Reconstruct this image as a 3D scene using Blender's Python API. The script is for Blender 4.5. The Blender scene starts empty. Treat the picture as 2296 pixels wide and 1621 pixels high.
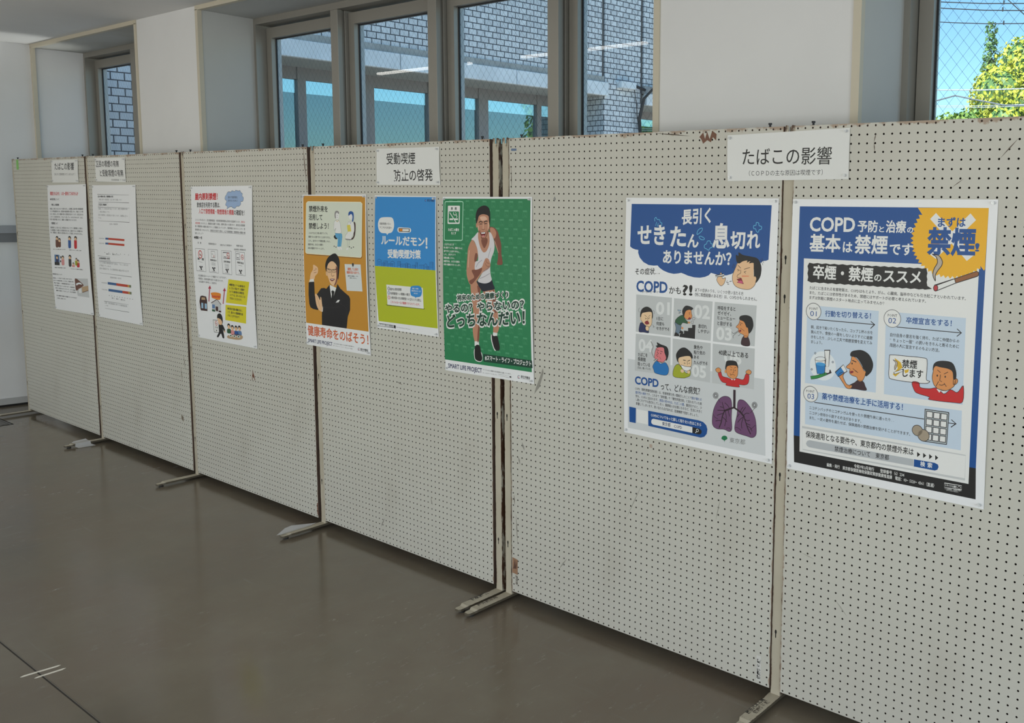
import bpy, bmesh, math, random
from mathutils import Vector, Matrix, Euler
from mathutils.geometry import tessellate_polygon

# ---------------------------------------------------------------- camera, sky, sun, exposure
SC = bpy.context.scene
COL = SC.collection
yaw, pitch, roll = math.radians(36.1736), math.radians(6.3695), math.radians(0.8102)
fwd = Vector((-math.sin(yaw)*math.cos(pitch), math.cos(yaw)*math.cos(pitch), -math.sin(pitch)))
rgt = Vector((math.cos(yaw), math.sin(yaw), 0)); up = rgt.cross(fwd)
r2 = rgt*math.cos(roll) + up*math.sin(roll); u2 = up*math.cos(roll) - rgt*math.sin(roll)
cd = bpy.data.cameras.new('camera'); cam = bpy.data.objects.new('camera', cd); COL.objects.link(cam)
cam.matrix_world = Matrix(((r2.x,u2.x,-fwd.x,2.6035),(r2.y,u2.y,-fwd.y,-2.4217),(r2.z,u2.z,-fwd.z,1.5999),(0,0,0,1)))
cd.sensor_width = 36; cd.lens = 36*2037.75/2296
cd.shift_x = -(1533.67-1148)/2296; cd.shift_y = -(810.5-679.86)/2296
cd.clip_start = .05; cd.clip_end = 400
SC.camera = cam

SC.view_settings.view_transform = 'Standard'; SC.view_settings.look = 'None'
SC.view_settings.gamma = 1; SC.view_settings.use_curve_mapping = False
SC.view_settings.exposure = 0.0
SC.cycles.max_bounces = 10; SC.cycles.diffuse_bounces = 5; SC.cycles.glossy_bounces = 4; SC.cycles.transparent_max_bounces = 16
SC.cycles.use_denoising = True
SC.cycles.caustics_reflective = False; SC.cycles.caustics_refractive = False

SUN_EL, SUN_AZ = math.radians(48), math.radians(195)       # sun behind the building, to the left
w = bpy.data.worlds.new('sky'); SC.world = w; w.use_nodes = True
nt = w.node_tree; bg = nt.nodes['Background']
sky = nt.nodes.new('ShaderNodeTexSky'); sky.sky_type = 'NISHITA'; sky.sun_disc = False
sky.sun_elevation = SUN_EL; sky.sun_rotation = SUN_AZ; sky.air_density = 1.0; sky.dust_density = .3; sky.ozone_density = 2.5; sky.altitude = 300
tint = nt.nodes.new('ShaderNodeMix'); tint.data_type = 'RGBA'; tint.blend_type = 'MULTIPLY'; tint.inputs[0].default_value = 1; tint.inputs[7].default_value = (.74, .98, 1.0, 1)
nt.links.new(sky.outputs[0], tint.inputs[6]); nt.links.new(tint.outputs[2], bg.inputs[0]); bg.inputs[1].default_value = SKY_STRENGTH = 0.2
sd = bpy.data.lights.new('sun', 'SUN'); sd.energy = 8.5; sd.angle = .0093; sd.color = (1, .95, .86)
sun = bpy.data.objects.new('sun', sd); COL.objects.link(sun)
sdir = Vector((-.25*math.cos(SUN_EL), -.968*math.cos(SUN_EL), math.sin(SUN_EL)))
sun.rotation_euler = sdir.to_track_quat('Z', 'Y').to_euler(); sun.location = (0, 0, 30)

def area(name, loc, rot, sx, sy, energy, color):          # area lamp added as fill, in place of daylight from unseen openings
    d = bpy.data.lights.new(name, 'AREA'); d.shape = 'RECTANGLE'; d.size = sx; d.size_y = sy; d.energy = energy; d.color = color
    o = bpy.data.objects.new(name, d); COL.objects.link(o); o.location = loc; o.rotation_euler = rot; return o
YB = -6.5                                                  # back wall with its windows, behind the camera
for x, e, c in ((-3.9, 52, (1.0, .975, .93)), (-.3, 64, (1.0, .975, .93)), (3.3, 72, (1.0, .98, .95))):
    area('window_daylight', (x, YB+.16, 1.2), (math.radians(-90), 0, math.pi), 2.8, 1.7, e, c)
area('window_daylight', (6.9, -3.6, 1.35), (math.radians(90), 0, math.radians(90)), 4.2, 1.9, 120, (.84, .92, 1.0))   # lamp added to brighten the end wall; its opening is unseen
gd = bpy.data.lights.new('sun_glint', 'SPOT'); gd.energy = 260; gd.spot_size = math.radians(11); gd.spot_blend = .9; gd.shadow_soft_size = .05; gd.color = (1, .96, .88)   # spot added outside to throw the ceiling streak, in place of reflected sun
go = bpy.data.objects.new('sun_glint', gd); COL.objects.link(go); go.location = (-4.75, 2.6, -.1); go.rotation_euler = (go.location-Vector((-5.2, .12, 2.69))).to_track_quat('Z', 'Y').to_euler()

# ---------------------------------------------------------------- helpers
def tag(o, label=None, cat=None, group=None, kind=None):
    if label: o['label'] = label
    if cat: o['category'] = cat
    if group: o['group'] = group
    if kind: o['kind'] = kind
    return o
def empty(name, loc=(0,0,0)):
    o = bpy.data.objects.new(name, None); COL.objects.link(o); o.location = loc; o.empty_display_size = .1; return o
def link(name, me, parent=None):
    o = bpy.data.objects.new(name, me); COL.objects.link(o)
    if parent: o.parent = parent
    return o
MATS = {}
def srgb(c): return tuple((x/12.92 if x <= .04045 else ((x+.055)/1.055)**2.4) for x in c)
def hexc(r, g, b): return srgb((r/255, g/255, b/255))
def mat(name, col, rough=.6, metal=0, spec=.5, **kw):
    m = bpy.data.materials.new(name); m.use_nodes = True; b = m.node_tree.nodes['Principled BSDF']
    b.inputs['Base Color'].default_value = (*col, 1); b.inputs['Roughness'].default_value = rough; b.inputs['Metallic'].default_value = metal
    b.inputs['Specular IOR Level'].default_value = spec
    for k, v in kw.items(): b.inputs[k].default_value = v
    MATS[name] = m; return m
class NT:
    def __init__(s, m): s.m = m; s.t = m.node_tree; s.b = s.t.nodes.get('Principled BSDF'); s.out = s.t.nodes.get('Material Output')
    def n(s, ty, **kw):
        x = s.t.nodes.new(ty)
        for k, v in kw.items():
            if k.startswith('i_'):
                key = k[2:]; key = int(key) if key.isdigit() else key.replace('_', ' ')
                x.inputs[key].default_value = v
            else: setattr(x, k, v)
        return x
    def l(s, a, b): s.t.links.new(a, b)
    def coord(s, kind='Object'):
        return s.n('ShaderNodeTexCoord').outputs[kind]
    def noise(s, scale, detail=4, rough=.55, vec=None, sx=None):
        x = s.n('ShaderNodeTexNoise'); x.inputs['Scale'].default_value = scale; x.inputs['Detail'].default_value = detail; x.inputs['Roughness'].default_value = rough
        v = vec if vec is not None else s.coord()
        if sx:
            mp = s.n('ShaderNodeMapping'); mp.inputs['Scale'].default_value = sx; s.l(v, mp.inputs[0]); v = mp.outputs[0]
        s.l(v, x.inputs['Vector']); return x.outputs[0]
    def ramp(s, fac, stops):
        r = s.n('ShaderNodeValToRGB'); e = r.color_ramp.elements
        while len(e) < len(stops): e.new(.5)
        for i, (p, c) in enumerate(stops): e[i].position = p; e[i].color = (*c, 1) if len(c) == 3 else c
        s.l(fac, r.inputs[0]); return r.outputs[0]
    def mixc(s, fac, a, b, mode='MIX'):
        x = s.n('ShaderNodeMix', data_type='RGBA', blend_type=mode)
        for sock, v in ((x.inputs[0], fac), (x.inputs[6], a), (x.inputs[7], b)):
            if hasattr(v, 'is_output'): s.l(v, sock)
            elif isinstance(v, (int, float)): sock.default_value = v
            else: sock.default_value = (*v, 1)
        return x.outputs[2]
    def math(s, op, a, b=None):
        x = s.n('ShaderNodeMath', operation=op)
        for i, v in enumerate((a, b)):
            if v is None: continue
            if hasattr(v, 'is_output'): s.l(v, x.inputs[i])
            else: x.inputs[i].default_value = v
        return x.outputs[0]
    def bump(s, h, strength=.2, dist=.01):
        x = s.n('ShaderNodeBump'); x.inputs['Strength'].default_value = strength; x.inputs['Distance'].default_value = dist
        s.l(h, x.inputs['Height']); s.l(x.outputs[0], s.b.inputs['Normal'])

class MB:
    """collects boxes, prisms and faces into one mesh"""
    def __init__(s): s.v = []; s.f = []; s.mi = []
    def face(s, pts, m=0):
        i = len(s.v); s.v += [tuple(p) for p in pts]; s.f.append(tuple(range(i, i+len(pts)))); s.mi.append(m)
    def box(s, x0, x1, y0, y1, z0, z1, m=0, M=None):
        i = len(s.v)
        p = [(x, y, z) for z in (z0, z1) for y in (y0, y1) for x in (x0, x1)]
        if M is not None: p = [tuple(M @ Vector(c)) for c in p]
        s.v += p
        for q in ((0,2,3,1),(4,5,7,6),(0,1,5,4),(2,6,7,3),(0,4,6,2),(1,3,7,5)): s.f.append(tuple(i+k for k in q)); s.mi.append(m)
    def prism(s, pts, a, b, fn, m=0):
        """pts 2-D outline; fn(p, h) -> 3-D; caps tessellated"""
        n = len(pts); i = len(s.v)
        s.v += [fn(p, a) for p in pts] + [fn(p, b) for p in pts]
        for k in range(n): s.f.append((i+k, i+(k+1) % n, i+n+(k+1) % n, i+n+k)); s.mi.append(m)
        for t in tessellate_polygon([[Vector((p[0], p[1], 0)) for p in pts]]):
            s.f.append(tuple(i+k for k in t)); s.mi.append(m); s.f.append(tuple(i+n+k for k in reversed(t))); s.mi.append(m)
    def cyl(s, c, axis, r, h, n=12, m=0, r1=None):
        r1 = r if r1 is None else r1
        ax = Vector(axis).normalized(); t = ax.orthogonal().normalized(); b = ax.cross(t); i = len(s.v); c = Vector(c)
        for rr, hh in ((r, 0), (r1, h)):
            for k in range(n):
                a = 2*math.pi*k/n; s.v.append(tuple(c + ax*hh + t*rr*math.cos(a) + b*rr*math.sin(a)))
        for k in range(n): s.f.append((i+k, i+(k+1) % n, i+n+(k+1) % n, i+n+k)); s.mi.append(m)
        s.f.append(tuple(i+k for k in reversed(range(n)))); s.mi.append(m); s.f.append(tuple(i+n+k for k in range(n))); s.mi.append(m)
    def tube(s, pts, r, n=8, m=0):
        pts = [Vector(p) for p in pts]; i0 = len(s.v); prev = None
        for k, p in enumerate(pts):
            d = (pts[min(k+1, len(pts)-1)] - pts[max(k-1, 0)]).normalized()
            t = d.orthogonal().normalized() if prev is None else (prev - d*prev.dot(d)).normalized()
            prev = t; b = d.cross(t)
            for j in range(n): a = 2*math.pi*j/n; s.v.append(tuple(p + t*r*math.cos(a) + b*r*math.sin(a)))
        for k in range(len(pts)-1):
            for j in range(n): s.f.append((i0+k*n+j, i0+k*n+(j+1) % n, i0+(k+1)*n+(j+1) % n, i0+(k+1)*n+j)); s.mi.append(m)
        s.f.append(tuple(i0+j for j in reversed(range(n)))); s.mi.append(m); e = i0+(len(pts)-1)*n; s.f.append(tuple(e+j for j in range(n))); s.mi.append(m)
    def build(s, name, mats, parent=None, bevel=0, smooth=False, fix=True):
        me = bpy.data.meshes.new(name); me.from_pydata(s.v, [], s.f)
        for m in (mats if isinstance(mats, (list, tuple)) else [mats]): me.materials.append(m)
        me.polygons.foreach_set('material_index', s.mi)
        if fix:
            b = bmesh.new(); b.from_mesh(me); bmesh.ops.recalc_face_normals(b, faces=b.faces); b.to_mesh(me); b.free()
        if smooth: me.polygons.foreach_set('use_smooth', [True]*len(me.polygons))
        me.update(); o = link(name, me, parent)
        if bevel:
            md = o.modifiers.new('bevel', 'BEVEL'); md.width = bevel; md.segments = 2; md.limit_method = 'ANGLE'
        return o
def copy_tree(o, parent=None):
    c = o.copy(); COL.objects.link(c)
    if parent: c.parent = parent
    for ch in list(o.children): copy_tree(ch, c)
    return c
# ---------------------------------------------------------------- materials
def paint(name, col, var=.06, scale=1.2, rough=.75, stain=None):
    m = mat(name, col, rough); t = NT(m)
    c = t.mixc(t.ramp(t.noise(scale, 5), [(.3, (0,0,0)), (.7, (1,1,1))]), tuple(x*(1-var) for x in col), tuple(min(1, x*(1+var*.5)) for x in col))
    if stain:
        f = t.ramp(t.noise(.9, 6, .6), [(.52, (0,0,0)), (.72, (1,1,1))]); c = t.mixc(t.math('MULTIPLY', f, .55), c, stain)
    t.l(c, t.b.inputs['Base Color']); t.bump(t.noise(160, 3), .05, .002); return m
M_wall = paint('white_wall_paint', (.70, .70, .69))
M_reveal = paint('reveal_paint', (.50, .50, .47), stain=(.36, .33, .26))  # white wall paint made darker, the recess shade put into the colour
M_ceil = paint('ceiling_paint', (.76, .76, .75))
M_trim = mat('cream_trim', (.56, .51, .40), .55)
M_frame = mat('bronze_frame', (.30, .285, .25), .42, .35)
M_frame_l = mat('pale_frame', (.52, .53, .53), .4, .2)  # paler copy of the frame; outer sash faces have sky light in the colour
M_gasket = mat('gasket', (.015, .017, .02), .6)
M_led = mat('lamp_lens', (1, 1, 1), .5); M_led.node_tree.nodes['Principled BSDF'].inputs['Emission Color'].default_value = (1, .965, .90, 1); M_led.node_tree.nodes['Principled BSDF'].inputs['Emission Strength'].default_value = LED = 8.0
M_white = mat('white_enamel', (.8, .8, .8), .4)
M_dark = mat('dark_void', (.012, .011, .01), .9)
M_rubber = mat('black_rubber', (.02, .02, .02), .7)

def glass(name, wire, tint=(.90, .955, .985), refl=1.0):
    m = bpy.data.materials.new(name); m.use_nodes = True; t = NT(m); t.t.nodes.remove(t.b)
    tr = t.n('ShaderNodeBsdfTransparent'); tr.inputs[0].default_value = (*tint, 1)
    gl = t.n('ShaderNodeBsdfGlossy'); gl.inputs['Roughness'].default_value = 0.0
    fr = t.n('ShaderNodeFresnel'); fr.inputs[0].default_value = 1.5
    res = tr.outputs[0]
    if wire:                                     # cast-in diamond wire mesh
        sp = t.n('ShaderNodeSeparateXYZ'); t.l(t.coord(), sp.inputs[0])
        a = t.math('MULTIPLY', sp.outputs[0], 1.25)
        fs = []
        for op in ('ADD', 'SUBTRACT'):
            q = t.math('DIVIDE', t.math(op, a, sp.outputs[2]), .052)
            f = t.math('ABSOLUTE', t.math('SUBTRACT', t.math('FRACT', q), .5)); fs.append(t.math('LESS_THAN', f, .0125))
        wf = t.math('MAXIMUM', fs[0], fs[1]); df = t.n('ShaderNodeBsdfDiffuse'); df.inputs[0].default_value = (.05, .07, .09, 1)
        m2 = t.n('ShaderNodeMixShader'); t.l(wf, m2.inputs[0]); t.l(res, m2.inputs[1]); t.l(df.outputs[0], m2.inputs[2]); res = m2.outputs[0]
    mx = t.n('ShaderNodeMixShader'); t.l(t.math('MULTIPLY', fr.outputs[0], refl), mx.inputs[0]); t.l(res, mx.inputs[1]); t.l(gl.outputs[0], mx.inputs[2])
    t.l(mx.outputs[0], t.out.inputs[0]); return m
M_glass = glass('wired_glass', True); M_glass_plain = glass('clear_glass', False)

def floor_mat():
    m = mat('polished_floor', (.12, .11, .095), .2); t = NT(m)
    big = t.ramp(t.noise(.55, 6, .6), [(.35, (.150, .132, .104)), (.5, (.186, .161, .121)), (.66, (.230, .202, .154))])
    c = t.mixc(t.ramp(t.noise(1.6, 5, .6), [(.4, (0,0,0)), (.75, (1,1,1))]), big, (.180, .140, .104))
    sc = t.noise(26, 6, .75, sx=(1, .35, 1)); zone = t.ramp(t.noise(.8, 3), [(.45, (0,0,0)), (.62, (1,1,1))])
    fl = t.math('MULTIPLY', t.ramp(sc, [(.56, (0,0,0)), (.70, (1,1,1))]), t.math('ADD', t.math('MULTIPLY', zone, .5), .10))
    c = t.mixc(fl, c, (.24, .23, .195))
    fk = t.ramp(t.noise(46, 3, .5, sx=(.4, 1, 1)), [(.76, (0,0,0)), (.79, (1,1,1))]); c = t.mixc(t.math('MULTIPLY', fk, zone), c, (.42, .40, .35))
    mp = t.n('ShaderNodeMapping'); mp.inputs['Rotation'].default_value = (0, 0, .7); mp.inputs['Scale'].default_value = (.5, 9, 1); t.l(t.coord(), mp.inputs[0])
    st = t.math('MULTIPLY', t.ramp(t.noise(3, 5, .7, vec=mp.outputs[0]), [(.62, (0,0,0)), (.70, (1,1,1))]), .35); c = t.mixc(st, c, (.21, .20, .17))
    t.l(c, t.b.inputs['Base Color'])
    r = t.math('ADD', t.ramp(t.noise(1.1, 5), [(.3, (.11,)*3), (.75, (.26,)*3)]), t.math('MULTIPLY', fl, .35)); t.l(r, t.b.inputs['Roughness'])
    t.bump(t.noise(38, 4), .03, .004); return m
M_floor = floor_mat()

def board_mat():
    m = mat('pegboard_paint', (.52, .505, .44), .5); t = NT(m)
    c = t.mixc(t.ramp(t.noise(1.3, 5), [(.3, (0,0,0)), (.7, (1,1,1))]), (.50, .482, .425), (.545, .535, .475))
    c = t.mixc(t.math('MULTIPLY', t.ramp(t.noise(3.1, 6, .65, sx=(1, 1, .4)), [(.58, (0,0,0)), (.78, (1,1,1))]), .35), c, (.40, .375, .315))
    sp = t.ramp(t.noise(95, 2), [(.73, (0,0,0)), (.76, (1,1,1))]); zn = t.ramp(t.noise(2.3, 4), [(.54, (0,0,0)), (.66, (1,1,1))])
    c = t.mixc(t.math('MULTIPLY', t.math('MULTIPLY', sp, zn), .7), c, (.16, .13, .10))
    sx = t.n('ShaderNodeSeparateXYZ'); t.l(t.coord(), sx.inputs[0])          # grime and chipped paint along the top and side edges
    e1 = t.math('SUBTRACT', 1.79, sx.outputs[2]); e2 = t.math('MINIMUM', sx.outputs[0], t.math('SUBTRACT', 1.196, sx.outputs[0]))
    ed = t.math('MINIMUM', t.math('MULTIPLY', e1, .8), t.math('MULTIPLY', e2, 2.2))
    en = t.math('ADD', t.math('MULTIPLY', ed, 16.0), t.math('MULTIPLY', t.noise(17, 5, .7), 1.0))
    c = t.mixc(t.ramp(en, [(.50, (.75,)*3), (.58, (0,0,0))]), c, (.30, .19, .12))
    t.l(c, t.b.inputs['Base Color']); t.bump(t.noise(220, 2), .03, .001); return m
M_board = board_mat()
def rust_mat(name, half):
    m = mat(name, (.47, .42, .32), .5); t = NT(m)
    sx = t.n('ShaderNodeSeparateXYZ'); t.l(t.coord(), sx.inputs[0])
    e = t.math('SUBTRACT', half, t.math('ABSOLUTE', sx.outputs[0]))
    hi = t.math('MULTIPLY', t.math('SUBTRACT', 1.84, sx.outputs[2]), .05)
    en = t.math('ADD', t.math('MULTIPLY', t.math('MINIMUM', e, hi), 60.0), t.noise(34, 5, .7, sx=(1, 1, .35)))
    c = t.mixc(t.ramp(t.noise(4, 5), [(.3, (0,0,0)), (.7, (1,1,1))]), (.43, .385, .295), (.50, .455, .36))
    c = t.mixc(t.ramp(en, [(.50, (1,1,1)), (.58, (0,0,0))]), c, (.075, .035, .018))
    c = t.mixc(t.ramp(t.noise(120, 3), [(.70, (0,0,0)), (.74, (1,1,1))]), c, (.09, .05, .03))
    t.l(c, t.b.inputs['Base Color']); return m
M_post = rust_mat('chipped_cream_metal', .017); M_foot = rust_mat('worn_cream_foot', .021)
M_hard = mat('raw_hardboard', (.035, .026, .018), .9)
M_edge = paint('brown_board_edge', (.10, .06, .042), .3, 9, .7)

INK = dict(white=(238,238,236), black=(16,14,14), dark=(42,42,46), gray=(110,110,112), gray2=(150,148,146), gray3=(120,120,118), lgray=(205,207,208), red=(205,30,38), red_d=(120,28,28), crimson=(178,28,62), orange=(236,140,30), orange_d=(150,98,28), orange_t=(216,98,44), ochre=(206,146,46), gold=(224,180,40), yellow=(226,214,30), note_yellow=(226,212,90), sun=(246,184,22), royal=(8,78,150), navy=(30,38,88), navy2=(20,52,110), navy_d=(22,26,44), blue=(36,88,160), azure=(52,144,216), sky_blue=(96,170,214), photo_blue=(92,130,178), lblue=(160,196,224), lblue2=(70,160,220), glass_blue=(36,128,200), cloud_blue=(160,186,224), cyan=(96,186,226), pale_blue=(203,219,236), lime=(186,196,34), lime_d=(110,120,30), green=(38,132,84), green_l=(76,158,112), green_d=(10,62,46), dgreen=(36,88,54), mint=(186,236,208), olive=(168,176,40), brush=(40,140,66), gingko=(20,120,74), brown=(110,66,50), dbrown=(66,34,30), tan=(190,160,124), cig_brown=(150,92,48), pink=(226,150,150), pink_d=(214,90,130), purple=(112,72,112), lungline=(44,18,34), maroon=(58,28,36), skin=(240,196,152), skin_c=(240,206,164), skin_o=(226,150,88), skin_d2=(200,140,90), skin_b=(196,140,112), skin_d=(132,78,60), skin_l=(230,186,160), flush=(226,128,132), blush=(236,150,110), mouth=(140,34,46), line=(34,22,26), hair=(12,10,12), slate=(110,130,148), sweater_blue=(26,118,190), sweater_red=(206,36,40), smoke=(190,176,160), ember=(190,54,62), putty=(168,154,134), bgray=(176,186,190), pgray=(200,203,204), pgray2=(214,217,219), num=(228,230,230), pill=(186,190,194), paper=(234,240,244), paper2=(222,226,226), card=(222,228,212), cream=(246,240,206), suit=(24,22,26), dark2=(50,46,50), tank=(222,218,222), tank_d=(168,160,170), ember2=(200,60,60), chart_blue=(52,96,150), chart_red=(196,62,34), chart_orange=(206,150,60), chart_green=(110,122,90))
def ink(n):
    k = 'ink_'+n
    if k not in MATS: mat(k, tuple(x*.90 for x in hexc(*INK[n])), .42, 0, .4)
    return MATS[k]
M_paper = mat('poster_paper', (.80, .805, .82), .38, 0, .45)
M_paper_m = mat('matt_paper', (.74, .745, .73), .6, 0, .3)
# ---------------------------------------------------------------- the room
ZC = 2.69; YW, YE = .275, .75                     # ceiling; window wall front and outside
def endx(y): return -5.443 + .12*y
def struct(o): o['kind'] = 'structure'; return o
b = MB(); pts = [(endx(YB), YB), (7, YB), (7, YE), (endx(YE), YE)]
b.prism(pts, -.12, 0, lambda p, h: (p[0], p[1], h)); struct(b.build('floor', M_floor))
b = MB(); b.prism([(endx(YB)-.2, YB-.2), (7.2, YB-.2), (7.2, YW), (endx(YW)-.2, YW)], ZC, ZC+.15, lambda p, h: (p[0], p[1], h)); struct(b.build('ceiling', M_ceil))
b = MB(); b.prism([(endx(YB), YB), (endx(YE), YE), (endx(YE)-.2, YE), (endx(YB)-.2, YB)], 0, ZC, lambda p, h: (p[0], p[1], h)); struct(b.build('wall_end', M_wall))
b = MB(); b.box(7, 7.2, YB, YE, 0, .35); b.box(7, 7.2, YB, YE, 2.35, ZC); b.box(7, 7.2, YB, -5.75, .35, 2.35); b.box(7, 7.2, -1.45, YE, .35, 2.35); struct(b.build('wall_right', M_wall))  # the opening is added for the fill lamp that brightens the end wall
b = MB()
for x0, x1 in ((endx(YB)-.1, -5.4), (-2.4, -1.8), (1.2, 1.8), (4.8, 7.0)): b.box(x0, x1, YB-.2, YB, 0, ZC)
for x0, x1 in ((-5.4, -2.4), (-1.8, 1.2), (1.8, 4.8)): b.box(x0, x1, YB-.2, YB, 0, .3); b.box(x0, x1, YB-.2, YB, 2.1, ZC)
struct(b.build('wall_back', M_wall))
REC = [(endx(.5), -3.700, 2), (-2.890, .482, 4), (1.307, 4.70, 4)]      # window recesses
SILL, HEAD = .86, 2.668
b = MB()                                          # piers between the recesses, flush white faces
for x0, x1 in ((-3.675, -2.915), (.507, 1.287), (4.73, 7.0)): b.box(x0, x1, YW, YE, 0, ZC)
for x0, x1, n in REC: b.box(x0-.02, x1+.02, YW, YE, 0, SILL)
struct(b.build('wall_window', M_wall))
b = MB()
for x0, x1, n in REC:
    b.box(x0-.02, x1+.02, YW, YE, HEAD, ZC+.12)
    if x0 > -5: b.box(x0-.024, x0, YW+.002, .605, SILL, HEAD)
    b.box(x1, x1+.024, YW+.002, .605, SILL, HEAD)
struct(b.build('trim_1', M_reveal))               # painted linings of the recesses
for k, (x0, x1, n) in enumerate(REC):             # cream metal edging round each recess
    b = MB(); l = x0 if x0 > -5 else endx(YW)+.005
    b.box(l-.025, x1+.025, YW-.006, YW+.02, HEAD-.003, ZC); b.box(x1-.003, x1+.025, YW-.006, YW+.02, SILL, HEAD); b.box(l-(.025 if x0 > -5 else .005), l+(.003 if x0 > -5 else .018), YW-.006, YW+.02, SILL, HEAD)
    struct(b.build('trim_%d' % (k+2), M_trim))
b = MB(); th = .12
for z0, z1, d, m in ((1.232, 1.30, .035, 0), (1.30, 1.354, .05, 1)):
    b.prism([(endx(YB), YB), (endx(YW), YW), (endx(YW)+d, YW), (endx(YB)+d, YB)], z0, z1, lambda p, h: (p[0], p[1], h), m)
struct(b.build('trim_5', [mat('rail_grey', (.16, .165, .17), .5), mat('rail_grey_top', (.30, .31, .325), .45)]))
b = MB()
b.prism([(endx(YB), YB), (endx(YW), YW), (endx(YW)+.012, YW), (endx(YB)+.012, YB)], .016, .062, lambda p, h: (p[0], p[1], h))
b.prism([(endx(YB), YB), (endx(YW), YW), (endx(YW)+.006, YW), (endx(YB)+.006, YB)], 0, .016, lambda p, h: (p[0], p[1], h), 1)  # near-black strip, shade of the gap under the skirting put into colour
struct(b.build('baseboard_end', [mat('skirting_grey', (.42, .42, .41), .5), M_dark]))
b = MB(); b.box(-5.3, 1.2, -1.3615, -1.3565, -.004, .0006); b.box(-1.6, 3.0, -1.357, -1.3555, -.004, .0009, 1)
struct(b.build('floor_joint', [mat('joint_filler', (.035, .03, .025), .8), mat('joint_edge', (.2, .19, .165), .5)]))
b = MB(); b.box(-5.09, -4.78, -.48, -.18, -.004, .0008); b.box(-5.08, -4.79, -.47, -.19, -.003, .0016, 1); b.box(-5.07, -4.80, -.46, -.20, -.002, .0020, 0); b.box(-5.066, -4.804, -.456, -.204, -.001, .0028, 2)
o = b.build('floor_hatch', [M_dark, mat('hatch_rim', (.20, .195, .185), .35, .6), mat('hatch_lid', (.10, .098, .092), .45)]); tag(o, 'square metal floor hatch with a dark seam near the end wall', 'floor hatch')
for k, (x0, y0, x1, y1) in enumerate(((-.847, -1.406, -.833, -1.292), (-.803, -1.380, -.7966, -1.290))):  # two narrow pale strips lying flat on the floor
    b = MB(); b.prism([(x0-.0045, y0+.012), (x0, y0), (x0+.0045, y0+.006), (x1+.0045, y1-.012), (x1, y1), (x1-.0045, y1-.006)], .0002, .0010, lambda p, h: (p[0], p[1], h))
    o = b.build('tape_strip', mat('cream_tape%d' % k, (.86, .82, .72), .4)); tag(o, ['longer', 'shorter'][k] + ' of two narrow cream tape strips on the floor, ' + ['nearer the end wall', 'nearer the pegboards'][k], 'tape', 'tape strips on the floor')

# windows: bronze frames, wired glass, seen between the piers
def window(idx, x0, x1, n, y0=.605, y1=.745, z0=SILL, z1=HEAD, plain=False, yflip=None):
    root = empty('window_%d' % idx, ((x0+x1)/2, y0, z0)); root['kind'] = 'structure'
    inv = Matrix.Translation(-root.location)
    def add(bld, name, m, parent=root, bevel=0):
        bld.v = [tuple(Vector(p) - root.location) for p in bld.v]; return bld.build(name, m, parent, bevel)
    fw = .024
    f = MB(); f.box(x0, x0+fw, y0, y1, z0, z1); f.box(x1-fw, x1, y0, y1, z0, z1); f.box(x0+fw, x1-fw, y0, y1, z1-.036, z1); f.box(x0+fw, x1-fw, y0, y1, z0, z0+.04)
    add(f, 'window_frame', M_frame)
    pitch = (x1-x0)/n; mw = .034
    for k in range(1, n):
        xm = x0+pitch*k; f = MB(); f.box(xm-mw, xm+mw, y0, y0+.03, z0+.04, z1-.036); f.box(xm-mw*.72, xm+mw*.72, y0+.03, y0+.046, z0+.04, z1-.036); f.box(xm-mw, xm+mw, y0+.046, y1, z0+.04, z1-.036)
        add(f, 'mullion', M_frame, bevel=.002)
    for k in range(n):
        a = x0+pitch*k+(mw if k else fw)+.004; c = x0+pitch*(k+1)-(mw if k < n-1 else fw)-.004; s = .052
        zb, zt = z0+.046, z1-.048; ya, yb = y0+.066, y0+.13; yg = y0+.098
        f = MB()
        for m, (p, q) in enumerate(((ya, yg-.004), (yg+.004, yb))):
            f.box(a, a+s, p, q, zb, zt, m); f.box(c-s, c, p, q, zb, zt, m); f.box(a+s, c-s, p, q, zt-.062, zt, m); f.box(a+s, c-s, p, q, zb, zb+.07, m)
        f.box(a, a+s+.006, yg-.004, yg+.004, zb, zt, 2); f.box(c-s-.006, c, yg-.004, yg+.004, zb, zt, 2); f.box(a+s, c-s, yg-.004, yg+.004, zt-.068, zt, 2); f.box(a+s, c-s, yg-.004, yg+.004, zb, zb+.076, 2)
        sash = add(f, 'sash', [M_frame, M_frame_l, M_gasket])
        g = MB(); g.face([(a+s+.006, yg, zb+.076), (c-s-.006, yg, zb+.076), (c-s-.006, yg, zt-.068), (a+s+.006, yg, zt-.068)])
        add(g, 'pane', M_glass_plain if plain else M_glass, sash)
    return root
for i, (x0, x1, n) in enumerate(REC): window(i+1, x0 if x0 > -5 else -5.365, x1, n)
for i, (x0, x1) in enumerate(((-5.4, -2.4), (-1.8, 1.2), (1.8, 4.8))): window(i+4, x0, x1, 3, YB-.17, YB-.03, .3, 2.1, True)

# ceiling light bars; two of them show as reflections in the panes
def light_bar(x, y, label, L=1.2):
    r = empty('ceiling_light', (x, y, ZC)); tag(r, label, 'light', 'slim ceiling light bars')
    f = MB(); f.box(-L/2, L/2, -.03, .03, -.035, 0); f.build('housing', M_white, r, .004)
    f = MB(); f.box(-L/2+.01, L/2-.01, -.024, .024, -.05, -.035); f.build('lens', M_led, r, .006)
light_bar(-3.62, -1.02, 'lit slim ceiling light bar nearest the end wall, reflected in the panes')
light_bar(-1.87, -1.02, 'lit slim ceiling light bar over the pegboards, second from the end wall')
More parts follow.
